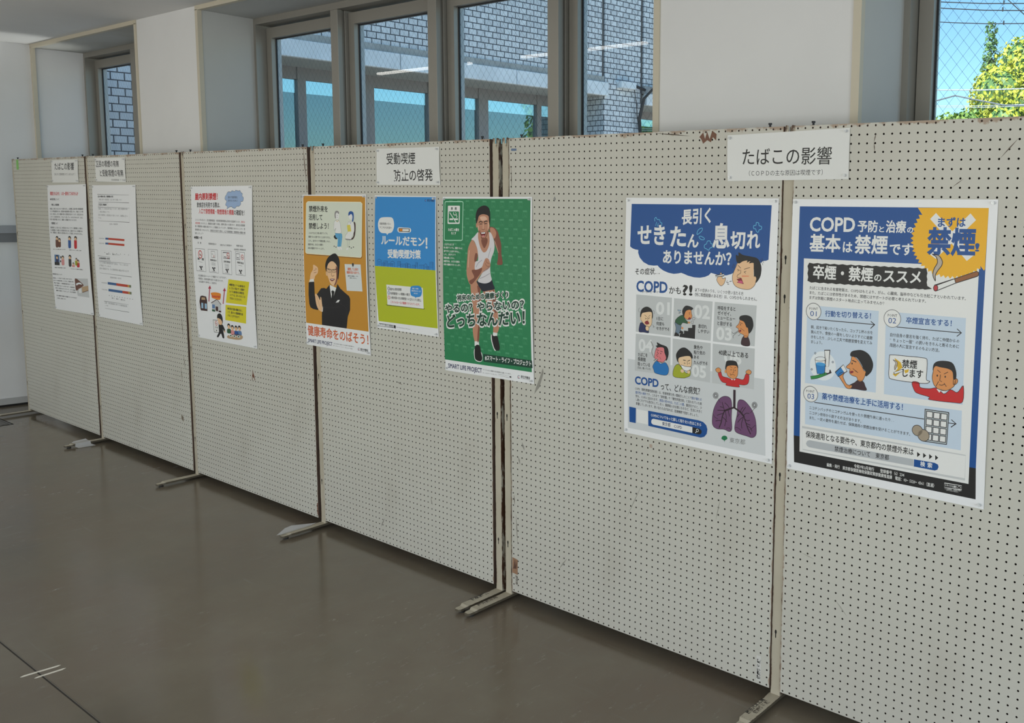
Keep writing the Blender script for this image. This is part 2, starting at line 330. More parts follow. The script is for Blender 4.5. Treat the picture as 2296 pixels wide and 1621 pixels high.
# ---------------------------------------------------------------- pegboard panels and their stands
ZB, PH, PW = .04, 1.79, 1.196
PX = [-5.0418, -3.8019, -2.5578, -1.3045, 0.0, 1.235]
def pegboard_mesh():
    """front sheet with 48 x 72 real round holes, drilled on a 25 mm grid"""
    nx, nz, p, r = 48, 72, .025, .0031
    ox = (PW-(nx-1)*p)/2; oz = (PH-(nz-1)*p)/2
    gx = [0]+[ox+p*(i+.5) for i in range(nx-1)]+[PW]; gz = [0]+[oz+p*(j+.5) for j in range(nz-1)]+[PH]
    V = []; F = []; G = {}; MI = []
    def gv(i, j):
        if (i, j) not in G: G[(i, j)] = len(V); V.append((gx[i], 0, gz[j]))
        return G[(i, j)]
    ang = [math.radians(225+45*k) for k in range(8)]
    for i in range(nx):
        for j in range(nz):
            cx, cz = ox+p*i, oz+p*j; s = len(V)
            for y in (0, .004): V += [(cx+r*math.cos(a), y, cz+r*math.sin(a)) for a in ang]
            c = [gv(i, j), gv(i+1, j), gv(i+1, j+1), gv(i, j+1)]     # bl br tr tl
            for k in range(4):
                a, b2 = c[k], c[(k+1) % 4]; h0, h1, h2 = s+2*k, s+2*k+1, s+(2*k+2) % 8
                F.append((a, b2, h2, h1)); F.append((a, h1, h0)); MI += [0, 0]
            for k in range(8): F.append((s+k, s+(k+1) % 8, s+8+(k+1) % 8, s+8+k)); MI.append(1)
    me = bpy.data.meshes.new('front_sheet'); me.from_pydata(V, [], F); me.materials.append(M_board); me.materials.append(M_hard); me.polygons.foreach_set('material_index', MI); me.update(); return me
PEG = pegboard_mesh()
names = ['leftmost cream pegboard panel, beside the end wall, holding the red-titled text sheet', 'cream pegboard panel under the bar chart sheet, second from the end wall', 'cream pegboard panel holding the indoor smoking ban sheet with yellow boxes', 'cream pegboard panel behind the blue and lime poster', 'cream pegboard panel holding the cough and lungs poster', 'nearest cream pegboard panel, holding the poster with the yellow burst']
PANELS = []
for i, x in enumerate(PX):
    r = empty('pegboard_panel', (x, 0, ZB)); tag(r, names[i], 'pegboard', 'pegboard panels in a row'); PANELS.append(r)
    o = link('front_sheet', PEG, r)
    f = MB(); f.box(.002, PW-.002, .022, .026, .002, PH-.002); f.build('back_sheet', M_hard, r)
    f = MB(); e = .012
    f.box(0, e, .0041, .0219, 0, PH); f.box(PW-e, PW, .0041, .0219, 0, PH); f.box(e, PW-e, .0041, .0219, 0, e); f.box(e, PW-e, .0041, .0219, PH-e, PH)
    f.box(.0, .0012, 0.0002, .0262, 0, PH); f.box(PW-.0012, PW+.0002, 0.0002, .0262, 0, PH)
    f.build('edge_frame', M_edge, r)
    for hx in (.055, PW-.055):
        f = MB(); f.cyl((hx, .013, PH), (0, 0, 1), .0035, .010, 8); f.cyl((hx, .013, PH+.008), (0, 0, 1), .0058, .005, 10); f.build('hook_bolt', M_gasket, r)

def stand(x, label, w=.034, bag=None, writing=None):
    """square post with a keyhole-slotted face and a flat foot front and back"""
    r = empty('display_stand', (x, .023, 0)); tag(r, label, 'stand', 'slotted display stands'); h = w/2
    y0 = -.017
    f = MB(); t = .0035                                         # hollow square tube, open at the top with slots
    f.box(-h, h, y0, y0+t, .022, 1.812); f.box(-h, h, y0+w-t, y0+w, .022, 1.812); f.box(-h, -h+t, y0+t, y0+w-t, .022, 1.812); f.box(h-t, h, y0+t, y0+w-t, .022, 1.812)
    for a, c in ((-h, -.0045), (.0045, h)):
        f.prism([(a, 1.812), (c, 1.812), (c, 1.826), (c-(.002 if c < 0 else 0), 1.832), (a+.004, 1.834), (a, 1.829)], y0, y0+t, lambda p, q: (p[0], q, p[1])); f.box(a, c, y0+w-t, y0+w, 1.812, 1.832)
    f.build('post', M_post, r)
    for z in (1.43, 1.31, .747, .229):
        k = MB(); pts = [(-.0016, -.016), (.0016, -.016), (.0018, -.002)]+[(.0036*math.cos(math.radians(a)), .004+.0075*math.sin(math.radians(a))) for a in range(-30, 211, 30)]+[(-.0018, -.002)]
        k.prism([(p[0]-.003, p[1]+z) for p in pts], y0-.0004, y0+.0002, lambda p, q: (p[0], q, p[1])); k.build('keyhole_slot', M_dark, r)
    fw = .0205
    for s, nm in ((-1, 'front'), (1, 'rear')):
        f = MB(); out = [(-fw, y0+(w if s > 0 else 0)), (fw, y0+(w if s > 0 else 0))]
        L0, L1 = .195, .236
        prof = [(-fw, 0), (fw, 0), (fw, L0), (fw*.72, L0+.012), (fw*.72, L1-.008), (fw*.5, L1), (-fw*.5, L1), (-fw*.72, L1-.008), (-fw*.72, L0+.012), (-fw, L0)]
        def top(p): return .022 if p[1] <= L0+.001 else .018
        base = len(f.v); n = len(prof)
        f.v += [(p[0], s*p[1], top(p)-.0095) for p in prof]+[(p[0], s*p[1], top(p)) for p in prof]
        for k in range(n): f.f.append((base+k, base+(k+1) % n, base+n+(k+1) % n, base+n+k)); f.mi.append(1)
        for q in ((0, 1, 2, 9), (9, 2, 3, 8), (8, 3, 4, 7), (7, 4, 5, 6)):
            f.f.append(tuple(base+n+k for k in q)); f.mi.append(0); f.f.append(tuple(base+k for k in reversed(q))); f.mi.append(1)
        ft = f.build('foot', [M_foot, mat('foot_edge_%s%d' % (nm, int(x*100)), (.10, .085, .06), .5)], r)
        k = MB(); k.cyl((0, s*.212, 0), (0, 0, 1), .012, .0095, 14); k.build('rubber_pad', M_rubber, ft)
        if writing and s < 0:
            for (txt, yy, hh, c) in writing:
                m = text_obj(txt, hh, .03, c); m.parent = ft; m.rotation_euler = (0, 0, math.radians(90)); m.location = (yy[0], yy[1], .0224)
    return r
def text_obj(txt, size, off, m):
    c = bpy.data.curves.new('hand_lettering', 'FONT'); c.body = txt; c.size = size; c.offset = off*size; c.resolution_u = 2
    t = bpy.data.objects.new('t', c); COL.objects.link(t); me = bpy.data.meshes.new_from_object(t.evaluated_get(bpy.context.evaluated_depsgraph_get())); bpy.data.objects.remove(t)
    me.materials.clear(); me.materials.append(m); return link('hand_lettering', me)
M_pen = mat('felt_pen', (.02, .018, .016), .6); M_penf = mat('faded_pen', (.12, .10, .08), .7)
stand(-5.066, 'far left stand post with its foot reaching out beside the end wall')
stand(-3.824, 'stand post right of the red-titled text sheet, clear plastic round its foot')
stand(-2.582, 'stand post between the bar chart sheet and the indoor smoking ban sheet')
stand(-1.329, 'stand post behind the orange poster, plastic sheet folded on its foot')
stand(-.0815, 'left post of the paired stands in the wide gap below the green poster', writing=[('下水対策', (-.006, -.16), .024, M_pen)])
stand(-.0262, 'right post of the paired stands in the wide gap below the green poster', writing=[('屋外展示用', (-.004, -.17), .020, M_penf)])
stand(1.2145, 'nearest stand post, between the lungs poster and the yellow burst poster', writing=[('展示パネル用', (-.008, -.165), .017, M_pen), ('健康推進課', (.010, -.150), .017, M_penf)])
stand(2.452, 'stand post at the far right end of the pegboard row, just outside the picture')
M_film = mat('plastic_film', (.75, .76, .77), .18, 0, .5, Alpha=.45)
def film(name, quads, label):
    f = MB()
    for q in quads: f.face(q)
    o = f.build(name, M_film, fix=False); md = o.modifiers.new('t', 'SOLIDIFY'); md.thickness = .0006
    tag(o, label, 'plastic film', 'plastic film on the stand feet'); return o
fx = -3.824
film('plastic_bag', [[(fx-.024, -.075, .026), (fx+.022, -.075, .027), (fx+.022, -.160, .0255), (fx-.024, -.165, .025)], [(fx+.022, -.075, .027), (fx+.030, -.075, .010), (fx+.030, -.165, .008), (fx+.022, -.160, .0255)], [(fx+.030, -.075, .010), (fx+.062, -.060, .0015), (fx+.055, -.155, .0015), (fx+.030, -.165, .008)], [(fx-.024, -.075, .026), (fx-.034, -.080, .034), (fx-.030, -.150, .030), (fx-.024, -.165, .025)]], 'crumpled clear plastic wrapped round the foot left of the bar chart panel')
fx = -1.329
film('plastic_sheet', [[(fx-.020, -.020, .0235), (fx-.004, -.060, .0245), (fx-.006, -.210, .0225), (fx-.021, -.222, .0205)], [(fx-.020, -.020, .0235), (fx-.052, -.130, .034), (fx-.048, -.165, .032), (fx-.021, -.222, .0205)]], 'folded clear plastic sheet standing up on the foot below the orange poster')

# stickers, labels and marks left on the panels
def flat_sticker(name, panel, pts, m, label, cat, y=-.0004):
    f = MB(); f.prism(pts, y-.0003, y+.0003, lambda p, q: (p[0], q, p[1])); o = f.build(name, m); tag(o, label, cat); return o
def rect(x, z, w, h): return [(x, z), (x+w, z), (x+w, z+h), (x, z+h)]
flat_sticker('green_tape', 0, rect(-4.980, 1.758, .040, .068), mat('green_tape', (.20, .52, .10), .4), 'bright green tape on the top left corner of the leftmost panel', 'tape')
flat_sticker('blue_label', 4, rect(.012, 1.782, .028, .0085), mat('blue_label', (.11, .17, .29), .5), 'small blue label at the top left corner of the lungs poster panel', 'label')
o = flat_sticker('brown_label', 4, [(.004, .118), (.032, .116), (.033, .178), (.003, .182)], mat('brown_label', (.30, .17, .10), .6), 'peeling brown paper label low on the panel right of the paired stands', 'label')
f = MB(); f.prism([(.008, .136), (.026, .140), (.030, .176), (.022, .150), (.018, .178), (.012, .150)], -.0012, -.0006, lambda p, q: (p[0], q, p[1])); f.build('torn_patch', mat('brown_label_dark', (.10, .045, .03), .7), o)
flat_sticker('grey_sticker', 4, [(.233, 1.6035), (.239, 1.613), (.245, 1.6035), (.239, 1.594)], mat('grey_sticker', (.26, .26, .25), .5), 'small grey diamond sticker high on the lungs poster panel', 'sticker')
o = flat_sticker('white_label', 4, rect(1.146, .052, .017, .085), mat('white_label', (.62, .61, .57), .5), 'narrow white name label at the lower right of the lungs poster panel', 'label')
t = text_obj('健康推進課', .0135, .03, M_pen); t.name = 'label_lettering'; t.parent = o; t.rotation_euler = (math.radians(90), math.radians(-90), 0); t.location = (1.160, -.0012, .058)
t = text_obj('予防課 展示用', .0125, .03, M_penf); t.name = 'pen_lettering'; t.parent = PANELS[4]; t.rotation_euler = (math.radians(90), math.radians(90), 0); t.location = (.022, -.0006, .112); t['label'] = 'faded pen writing down the panel edge'
def marks(i, items):
    f = MB(); mats = [mat('mark_%d_%d' % (i, k), c, .7) for k, (c, _) in enumerate(items)]
    for k, (c, polys) in enumerate(items):
        for ps in polys: f.prism([(px-PX[i], pz-ZB) for px, pz in ps], -.0004, .0001, lambda p, q: (p[0], q, p[1]), k)
    if f.v: f.build('scuff_mark', mats, PANELS[i])
def streak(x0, z0, x1, z1, w):
    d = Vector((x1-x0, z1-z0)).normalized(); n = Vector((-d.y, d.x))*w/2
    return [(x0, z0), (x0*.5+x1*.5+n.x, z0*.5+z1*.5+n.y), (x1, z1), (x0*.5+x1*.5-n.x, z0*.5+z1*.5-n.y)]
ART = {
 'S1': (-4.3591, 1.6671, [[54,1463],[4233,1461],[4165,0],[0,4]], {
  'title_lettering': [
   ('T','black',1,'たばこの影響',[528,825,3634,797,441],0.012),
  ],
  'body_lettering': [
   ('T','dark',1,'（知らずに受動喫煙させていませんか？）',[439,471,3772,452,142],0.0),
  ],
 }),
 'S2': (-3.6802, 1.6685, [[14,1479],[4134,1442],[4119,0],[0,46]], {
  'title_lettering': [
   ('T','black',1,'区民の喫煙の有無',[135,931,3321,904,364],0.012),
   ('T','black',1,'と受動喫煙の有無',[625,356,3862,340,379],0.012),
  ],
  'body_lettering': [
   ('T','dark',1,'（東京都健康推進課\u3000データから）',[2167,84,4037,72,105],0.0),
  ],
 }),
 'S3': (-0.8257, 1.6538, [[34,1550],[4194,1536],[4232,2],[0,0]], {
  'title_lettering': [
   ('T','black',1,'受動喫煙',[724,868,2667,868,454],0.008),
   ('T','black',1,'防止の啓発',[1208,149,3779,168,467],0.008),
  ],
 }),
 'S4': (0.9950, 1.6668, [[0,1428],[4219,1512],[4228,49],[33,0]], {
  'title_lettering': [
   ('T','black',1,'たばこの影響',[585,491,3674,477,486],0.004),
  ],
  'body_lettering': [
   ('T','dark',1,'（ＣＯＰＤの主な原因は喫煙です）',[830,153,3392,172,159],0.0),
  ],
 }),
 'P1': (-4.4502, 0.8187, [[0,8308],[6121,8380],[6222,83],[113,0]], {
  'title_lettering': [
   ('T','red',1,'喫煙されるかた\u3000いま一度考えてみませんか',[442,7645,4918,7668,225],0.03),
  ],
  'body_lettering': [
   ('T','dark',1,'◆喫煙習慣について',[390,7320,1899,7327,122],0.02),
   ('T','dark',1,'・喫煙による健康影響',[527,6962,1844,6971,121],0.03),
   ('T','dark',1,'喫煙は、肺がんをはじめとする様々ながん、心筋梗塞、脳卒中等の循環器疾患',[337,6697,5617,6762,113],0.015),
   ('T','dark',1,'などの呼吸器疾患のほか、糖尿病や歯周病等の原因となり、早産のリスク等',[309,6525,5613,6586,113],0.015),
   ('T','dark',1,'たばこの煙には、約七十種類の発がん性物質が含まれています。煙に含まれる',[280,6343,5608,6406,114],0.015),
   ('T','dark',1,'ニコチンには依存性があり、やめようと思っても、なかなかやめられず、たばこ',[251,6162,5540,6215,113],0.015),
   ('T','dark',1,'を吸う本数が増えるなど、健康への影響が大きくなります。',[224,5989,4597,6030,114],0.015),
   ('T','dark',1,'・受動喫煙について',[388,5730,1542,5742,127],0.03),
   ('T','dark',1,'受動喫煙とは、他人のたばこの煙を吸わされることです。受動喫煙により肺がん',[275,5446,5442,5524,114],0.015),
   ('T','dark',1,'や心筋梗塞などの病気になる危険が高まるほか、妊婦や子どもにも影響がある',[247,5272,5416,5342,114],0.015),
   ('T','dark',1,'ため、喫煙者は、周囲の人に煙を吸わせないよう配慮しなければなりません。',[223,5117,5392,5168,114],0.015),
   ('T','dark',1,'周りの人は煙を吸わされます',[530,4036,2576,4104,55],0.02),
   ('T','dark',1,'妊婦のたばこの煙に注意',[3133,4098,5032,4132,54],0.02),
   ('T','dark',1,'職場の受動喫煙に注意',[568,2806,2345,2866,62],0.02),
   ('T','dark',1,'子どものいる場所は禁煙に',[3199,2864,5139,2906,61],0.02),
   ('T','dark',1,'◆禁煙方法について',[108,2340,1718,2379,82],0.03),
   ('T','dark',1,'禁煙は、いつ始めても遅くはありません',[143,2069,3287,2171,82],0.02),
   ('T','dark',1,'自力での禁煙が難しいときは、禁煙外来や',[180,1910,3511,2010,81],0.02),
   ('T','dark',1,'薬局で相談し、禁煙補助薬を使うことで',[216,1744,3498,1823,82],0.02),
   ('T','dark',1,'楽に禁煙できることがあります。医療保険',[283,1581,3558,1640,82],0.02),
   ('T','dark',1,'が使える場合もありますので、まずは医療',[349,1411,3649,1466,82],0.02),
   ('T','dark',1,'機関に相談してみましょう。区の保健所',[478,1246,3714,1320,82],0.02),
   ('T','dark',1,'区の保健所や薬局でも相談することができます',[503,912,3779,969,76],0.03),
   ('T','dark',1,'お気軽にご相談ください',[521,733,1999,770,76],0.02),
  ],
  'illustration_print': [
   ('B','brown',1,[1065,4736,1434,4749,1458,4476,1389,4242,1019,4227,997,4517]),
   ('O','black',2,[1282,4847,210,122]),
   ('O','skin',3,[1256,4791,155,91]),
   ('B','brown',1,[1456,4616,1822,4630,1859,4442,1799,4265,1432,4250,1399,4468]),
   ('O','black',2,[1672,4727,191,122]),
   ('O','skin',3,[1647,4672,141,92]),
   ('B','blue',1,[3117,4790,3471,4803,3493,4517,3424,4271,3069,4257,3050,4561]),
   ('O','black',2,[3327,4909,218,132]),
   ('O','skin',3,[3299,4849,162,99]),
   ('B','red',1,[4061,4812,4409,4824,4429,4531,4362,4280,4013,4266,3995,4577]),
   ('O','black',2,[4267,4930,215,131]),
   ('O','skin',3,[4240,4870,159,98]),
   ('P','photo_blue',1,[679,3716,1503,3729,1426,3030,600,3011]),
   ('P','black',2,[617,3221,1443,3238,1426,3030,600,3011]),
   ('B','navy',1,[881,3456,1252,3473,1302,3366,1249,3241,878,3222,834,3374]),
   ('O','black',2,[1100,3570,193,123]),
   ('O','skin',3,[1074,3514,143,93]),
   ('B','pink',1,[1838,3477,2202,3495,2236,3286,2174,3093,1809,3074,1779,3310]),
   ('O','black',2,[2052,3591,190,122]),
   ('O','skin',3,[2028,3535,140,92]),
   ('O','black',1,[1720,3575,106,86]),
   ('O','dark',1,[1619,3308,107,74]),
   ('B','dark',1,[2991,3556,3348,3573,3371,3301,3304,3062,2947,3043,2927,3337]),
   ('O','black',2,[3203,3678,219,133]),
   ('O','skin',3,[3175,3617,162,99]),
   ('B','pink',1,[3474,3171,3827,3189,3882,3128,3839,3049,3486,3030,3435,3123]),
   ('O','black',2,[3678,3252,150,84]),
   ('O','skin',3,[3659,3214,112,63]),
   ('B','olive',1,[3994,3465,4343,3482,4384,3327,4332,3182,3982,3164,3945,3341]),
   ('O','black',2,[4197,3556,149,96]),
   ('O','skin',3,[4178,3512,110,72]),
   ('B','red',1,[4250,3351,4598,3369,4639,3222,4587,3077,4239,3058,4202,3235]),
   ('O','black',2,[4453,3452,165,107]),
   ('O','skin',3,[4432,3403,122,80]),
   ('P','lgray',1,[3697,2292,5739,2399,5750,1181,3952,1169]),
   ('B','brown',2,[3734,2253,4083,2274,4979,1974,4879,1860,4369,1671,3771,1511,3712,1903]),
   ('B','paper',3,[3896,1975,4454,2071,4794,1962,4295,1953,3920,1845]),
   ('P','tan',3,[4700,1801,5718,1951,5686,1619,4732,1422]),
   ('P','brown',4,[4738,1470,5691,1655,5686,1619,4732,1422]),
   ('P','white',3,[4194,1647,4575,1721,4588,1412,4210,1361]),
  ],
 }),
 'P2': (-3.7500, 0.8239, [[68,8262],[6019,8295],[6049,0],[0,12]], {
  'colour_print': [
   ('L','gray',1,13,1,0,[785,7708,5130,7689,5121,7238,869,7241]),
   ('L','gray',1,13,0,0,[857,6927,929,7171,2285,7187,2254,6948]),
   ('L','gray',1,13,1,0,[857,6927,5173,6923,5108,6084,782,6079]),
   ('P','chart_blue',1,[1721,5067,2145,5069,2130,4952,1707,4953]),
   ('P','chart_red',1,[2145,5069,4352,5068,4337,4946,2130,4952]),
   ('P','chart_blue',1,[1682,4764,2106,4768,2091,4650,1667,4651]),
   ('P','chart_red',1,[2106,4768,4316,4774,4301,4651,2091,4650]),
   ('O','gray',1,[1534,4146,39,25]),
   ('O','gray',1,[2093,4146,39,26]),
   ('O','gray',1,[2646,4145,38,25]),
   ('O','gray',1,[3193,4145,37,25]),
   ('O','gray',1,[3733,4144,37,24]),
   ('O','gray',1,[4267,4144,37,25]),
   ('O','gray',1,[4795,4144,37,25]),
   ('L','gray',1,13,1,0,[500,3893,2271,3891,2289,3654,514,3630]),
   ('L','gray',1,13,1,0,[623,3559,5023,3628,5046,2836,606,2834]),
   ('P','chart_blue',1,[1656,2329,2881,2330,2861,2174,1636,2171]),
   ('P','chart_red',1,[2881,2330,4414,2332,4396,2179,2861,2174]),
   ('P','chart_orange',1,[4414,2332,4660,2333,4642,2180,4396,2179]),
   ('P','chart_green',1,[4660,2333,4887,2333,4869,2181,4642,2180]),
   ('P','chart_blue',1,[1698,1904,3654,1916,3635,1761,1678,1746]),
   ('P','chart_red',1,[3654,1916,4438,1920,4419,1767,3635,1761]),
   ('P','chart_orange',1,[4438,1920,4657,1921,4639,1768,4419,1767]),
   ('P','chart_green',1,[4657,1921,4884,1923,4866,1770,4639,1768]),
   ('O','gray',1,[1741,1488,39,30]),
   ('O','gray',1,[2108,1488,38,30]),
   ('O','gray',1,[2471,1489,39,30]),
   ('O','gray',1,[2832,1489,38,30]),
   ('O','gray',1,[3190,1489,38,29]),
   ('O','gray',1,[3546,1489,37,29]),
   ('O','gray',1,[3899,1490,37,30]),
   ('O','gray',1,[4249,1490,37,29]),
   ('O','gray',1,[4596,1490,37,29]),
   ('O','gray',1,[4941,1491,37,29]),
   ('L','gray',1,13,1,0,[936,1075,4313,1113,4322,650,976,628]),
  ],
  'body_lettering': [
   ('T','dark',1,'区民の喫煙の状況、受動喫煙の状況',[858,7521,3019,7531,100],0.04),
   ('T','gray',1,'（健康に関する意識調査・生活に関する調査、など）',[981,7338,4155,7347,101],0.0),
   ('T','dark',1,'①区民の喫煙率',[938,7021,2054,7028,92],0.04),
   ('T','gray',1,'喫煙している割合は年々減っています。男性の喫煙率が高い',[904,6769,4979,6808,109],0.0),
   ('T','gray',1,'、女性は横ばいです。',[880,6584,2473,6581,110],0.0),
   ('T','gray',1,'区民の喫煙率は、前回調査より減少しており、目標値に近づい',[854,6391,4947,6386,109],0.0),
   ('T','gray',1,'ている。',[830,6214,1269,6199,110],0.0),
   ('T','gray',1,'区民の喫煙率',[2401,5869,3531,5882,91],0.0),
   ('T','gray',1,'令和4年度',[789,4950,1592,4962,77],0.0),
   ('T','gray',1,'平成30年度',[748,4645,1552,4659,76],0.0),
   ('T','gray',1,'■吸う\u3000■吸わない',[1759,4022,3656,4046,84],0.0),
   ('T','dark',1,'②受動喫煙の状況',[642,3696,2203,3734,102],0.04),
   ('T','gray',1,'この１か月間に受動喫煙を受けた割合は、「ない」と答えた方',[685,3426,4686,3460,111],0.0),
   ('T','gray',1,'が増えています。',[662,3255,2333,3251,111],0.0),
   ('T','gray',1,'区内の飲食店では、まだ受動喫煙の機会が見られます。',[636,3062,4779,3098,111],0.0),
   ('T','gray',1,'受動喫煙の状況',[2075,2582,3618,2606,93],0.0),
   ('T','gray',1,'令和4年度',[757,2186,1523,2202,78],0.0),
   ('T','gray',1,'平成30年度',[731,1766,1545,1771,77],0.0),
   ('T','gray',1,'■なし\u3000■あり\u3000■無回答',[2104,1311,3922,1302,86],0.0),
   ('T','gray',1,'出典：東京都健康に関する世論調査結果',[1016,931,4128,945,104],0.0),
   ('T','gray',1,'より作成',[1064,772,1436,776,87],0.0),
  ],
 }),
 'P3': (-2.4845, 0.8208, [[0,8241],[6287,8294],[6202,11],[121,0]], {
  'title_lettering': [
   ('T','red',1,'屋内原則禁煙！',[438,7520,2850,7551,335],0.035),
   ('T','black',1,'飲食店を利用する際は、',[639,7122,3096,7141,262],0.02),
   ('T',[('入口で禁煙標識・喫煙環境の標識','red'),('の確認を！','black')],1,'',[832,6797,5536,6783,255],0.02),
  ],
  'illustration_print': [
   ('B','cloud_blue',1,[3840,7911,3983,7974,4221,7965,4328,8028,4596,7991,4702,8054,4967,8020,5103,8045,5227,7936,5356,7885,5327,7765,5452,7680,5393,7508,5192,7479,5182,7351,5007,7246,4772,7232,4630,7136,4394,7150,4263,7211,4021,7179,3808,7089,3838,7212,3666,7297,3772,7491,3608,7594,3632,7717,3749,7805]),
   ('L','dark',2,17,1,1,[3840,7911,3983,7974,4221,7965,4328,8028,4596,7991,4702,8054,4967,8020,5103,8045,5227,7936,5356,7885,5327,7765,5452,7680,5393,7508,5192,7479,5182,7351,5007,7246,4772,7232,4630,7136,4394,7150,4263,7211,4021,7179,3808,7089,3838,7212,3666,7297,3772,7491,3608,7594,3632,7717,3749,7805]),
   ('L','dark',1,19,1,0,[345,4903,1347,4908,1401,3693,399,3696]),
   ('O','red',2,[862,4603,223,223]),
   ('O','white',3,[862,4603,174,174]),
   ('L','black',4,33,0,0,[748,4576,971,4575]),
   ('L','red',5,31,0,0,[736,4680,988,4515]),
   ('O','dark',1,[791,3937,75,48]),
   ('O','dark',1,[999,3940,75,48]),
   ('O','dark',1,[875,3882,75,48]),
   ('O','dark',1,[913,3811,75,48]),
   ('L','dark',1,18,1,0,[1736,4924,2719,4919,2744,3697,1788,3700]),
   ('L','dark',1,15,1,0,[2037,4825,2448,4823,2457,4493,2048,4495]),
   ('L','gray',1,22,0,0,[2091,4678,2238,4677]),
   ('O','red',2,[2319,4567,65,65]),
   ('O','white',3,[2319,4567,51,51]),
   ('L','black',4,10,0,0,[2286,4559,2351,4559]),
   ('L','red',5,9,0,0,[2282,4590,2356,4541]),
   ('O','dark',1,[2163,3943,72,47]),
   ('O','dark',1,[2365,3947,71,48]),
   ('O','dark',1,[2245,3889,72,47]),
   ('O','dark',1,[2282,3819,72,47]),
   ('L','dark',1,18,1,0,[3142,4912,4134,4919,4118,3688,3181,3697]),
   ('L','dark',1,21,1,0,[3295,4816,3986,4820,3984,4525,3302,4524]),
   ('L','dark',1,36,0,0,[3399,4597,3566,4586]),
   ('O','red',2,[3800,4672,152,152]),
   ('O','white',3,[3800,4672,119,119]),
   ('L','black',4,24,0,0,[3722,4653,3874,4652]),
   ('L','red',5,22,0,0,[3713,4726,3886,4610]),
   ('O','dark',1,[3555,3936,70,46]),
   ('O','dark',1,[3750,3940,69,47]),
   ('O','dark',1,[3634,3884,70,47]),
   ('O','dark',1,[3670,3814,70,46]),
   ('L','dark',1,18,1,0,[4543,4912,5460,4900,5450,3713,4531,3722]),
   ('L','dark',1,25,1,0,[4634,4816,4957,4812,4955,4515,4631,4519]),
   ('L','dark',1,35,0,0,[4697,4613,4863,4599]),
   ('O','red',2,[5221,4654,134,134]),
   ('O','white',3,[5221,4654,105,105]),
   ('L','black',4,21,0,0,[5153,4637,5287,4637]),
   ('L','red',5,20,0,0,[5145,4703,5297,4599]),
   ('O','dark',1,[4903,3955,67,46]),
   ('O','dark',1,[5091,3959,67,46]),
   ('O','dark',1,[4980,3903,67,45]),
   ('O','dark',1,[5015,3835,67,46]),
   ('P','yellow',1,[3739,3435,5812,3424,5423,2190,3337,2170]),
   ('P','yellow',1,[3292,2058,5384,2116,5250,1223,3154,1232]),
   ('L','crimson',1,89,0,0,[1541,2124,1713,2834]),
   ('P','crimson',1,[1534,2793,1755,2984,1870,2808]),
   ('L','crimson',1,87,0,0,[3050,2111,3263,2813]),
   ('P','crimson',1,[3091,2772,3303,2959,3415,2787]),
   ('P','dbrown',1,[495,2044,632,2315,824,2366,1266,2343,1345,2146,1307,1551,577,1535]),
   ('P','lblue',2,[691,1966,899,1963,872,1664,663,1666]),
   ('P','lblue',2,[1062,1957,1284,1956,1258,1665,1036,1666]),
   ('P','tan',2,[763,2269,1135,2278,1153,2150,728,2136]),
   ('L','dark',1,15,0,1,[492,2007,396,1775,553,1601]),
   ('P','lgray',1,[1848,2044,2401,2262,2796,2037,2774,1599,1823,1593]),
   ('L','dbrown',2,44,0,0,[1789,2039,2424,2278,2810,2031]),
   ('P','photo_blue',2,[1870,1965,2160,1969,2143,1766,1852,1758]),
   ('P','dbrown',2,[2225,1883,2484,1885,2464,1646,2205,1647]),
   ('P','dgreen',2,[1818,1696,2137,1700,2127,1582,1809,1592]),
   ('P','dbrown',2,[2539,1689,2781,1687,2773,1592,2531,1597]),
   ('B','orange',2,[1821,2578,2276,2646,2809,2619,2847,2476,2747,2295,2530,2264,1922,2317,1868,2442]),
   ('P','white',1,[1856,1124,2414,1145,2415,477,1872,472]),
   ('L','dark',2,26,1,0,[1856,1124,2414,1145,2415,477,1872,472]),
   ('O','red',2,[2168,961,131,131]),
   ('O','white',3,[2168,961,102,102]),
   ('L','black',4,20,0,0,[2101,942,2232,947]),
   ('L','red',5,19,0,0,[2093,1004,2242,911]),
   ('P','dark',2,[2065,602,2232,606,2145,524]),
   ('B','black',3,[2452,913,2813,954,3028,729,3048,622,2925,592,2842,712,2919,263,2732,236,2592,450,2301,230,2129,250,2413,543]),
   ('B','black',3,[2304,1285,2392,1476,2669,1536,2856,1388,2874,1098,2720,953,2428,1058]),
   ('B','skin',4,[2345,1263,2657,1224,2803,1091,2704,929,2476,945,2373,1090]),
   ('O','skin',4,[3018,601,64,64]),
   ('B','tan',1,[3224,366,3586,492,4491,581,4827,525,4747,374,4330,282,3637,262,3287,270]),
   ('B','dgreen',1,[3314,775,3623,789,3648,571,3268,552]),
   ('O','black',2,[3482,943,155,132]),
   ('O','skin',3,[3477,884,120,102]),
   ('B','pink',1,[3674,729,3981,744,4005,526,3629,508]),
   ('O','black',2,[3841,896,153,130]),
   ('O','skin',3,[3836,838,119,102]),
   ('B','blue',1,[4049,736,4353,751,4378,534,4004,516]),
   ('O','black',2,[4214,903,152,131]),
   ('O','skin',3,[4210,845,117,102]),
   ('B','photo_blue',1,[4396,769,4697,784,4721,568,4351,550]),
   ('O','black',2,[4559,935,151,130]),
   ('O','skin',3,[4555,877,116,101]),
   ('O','white',4,[3616,441,169,66]),
   ('O','dgreen',5,[3616,441,99,36]),
   ('O','white',4,[3985,449,167,66]),
   ('O','dgreen',5,[3985,449,98,37]),
   ('O','white',4,[4400,465,165,65]),
   ('O','dgreen',5,[4400,465,96,36]),
  ],
  'body_lettering': [
   ('T','dark',3,'屋内で受動喫煙に',[3921,7632,4904,7638,112],0.0),
   ('T','dark',3,'あわないために！',[3907,7464,4891,7465,112],0.0),
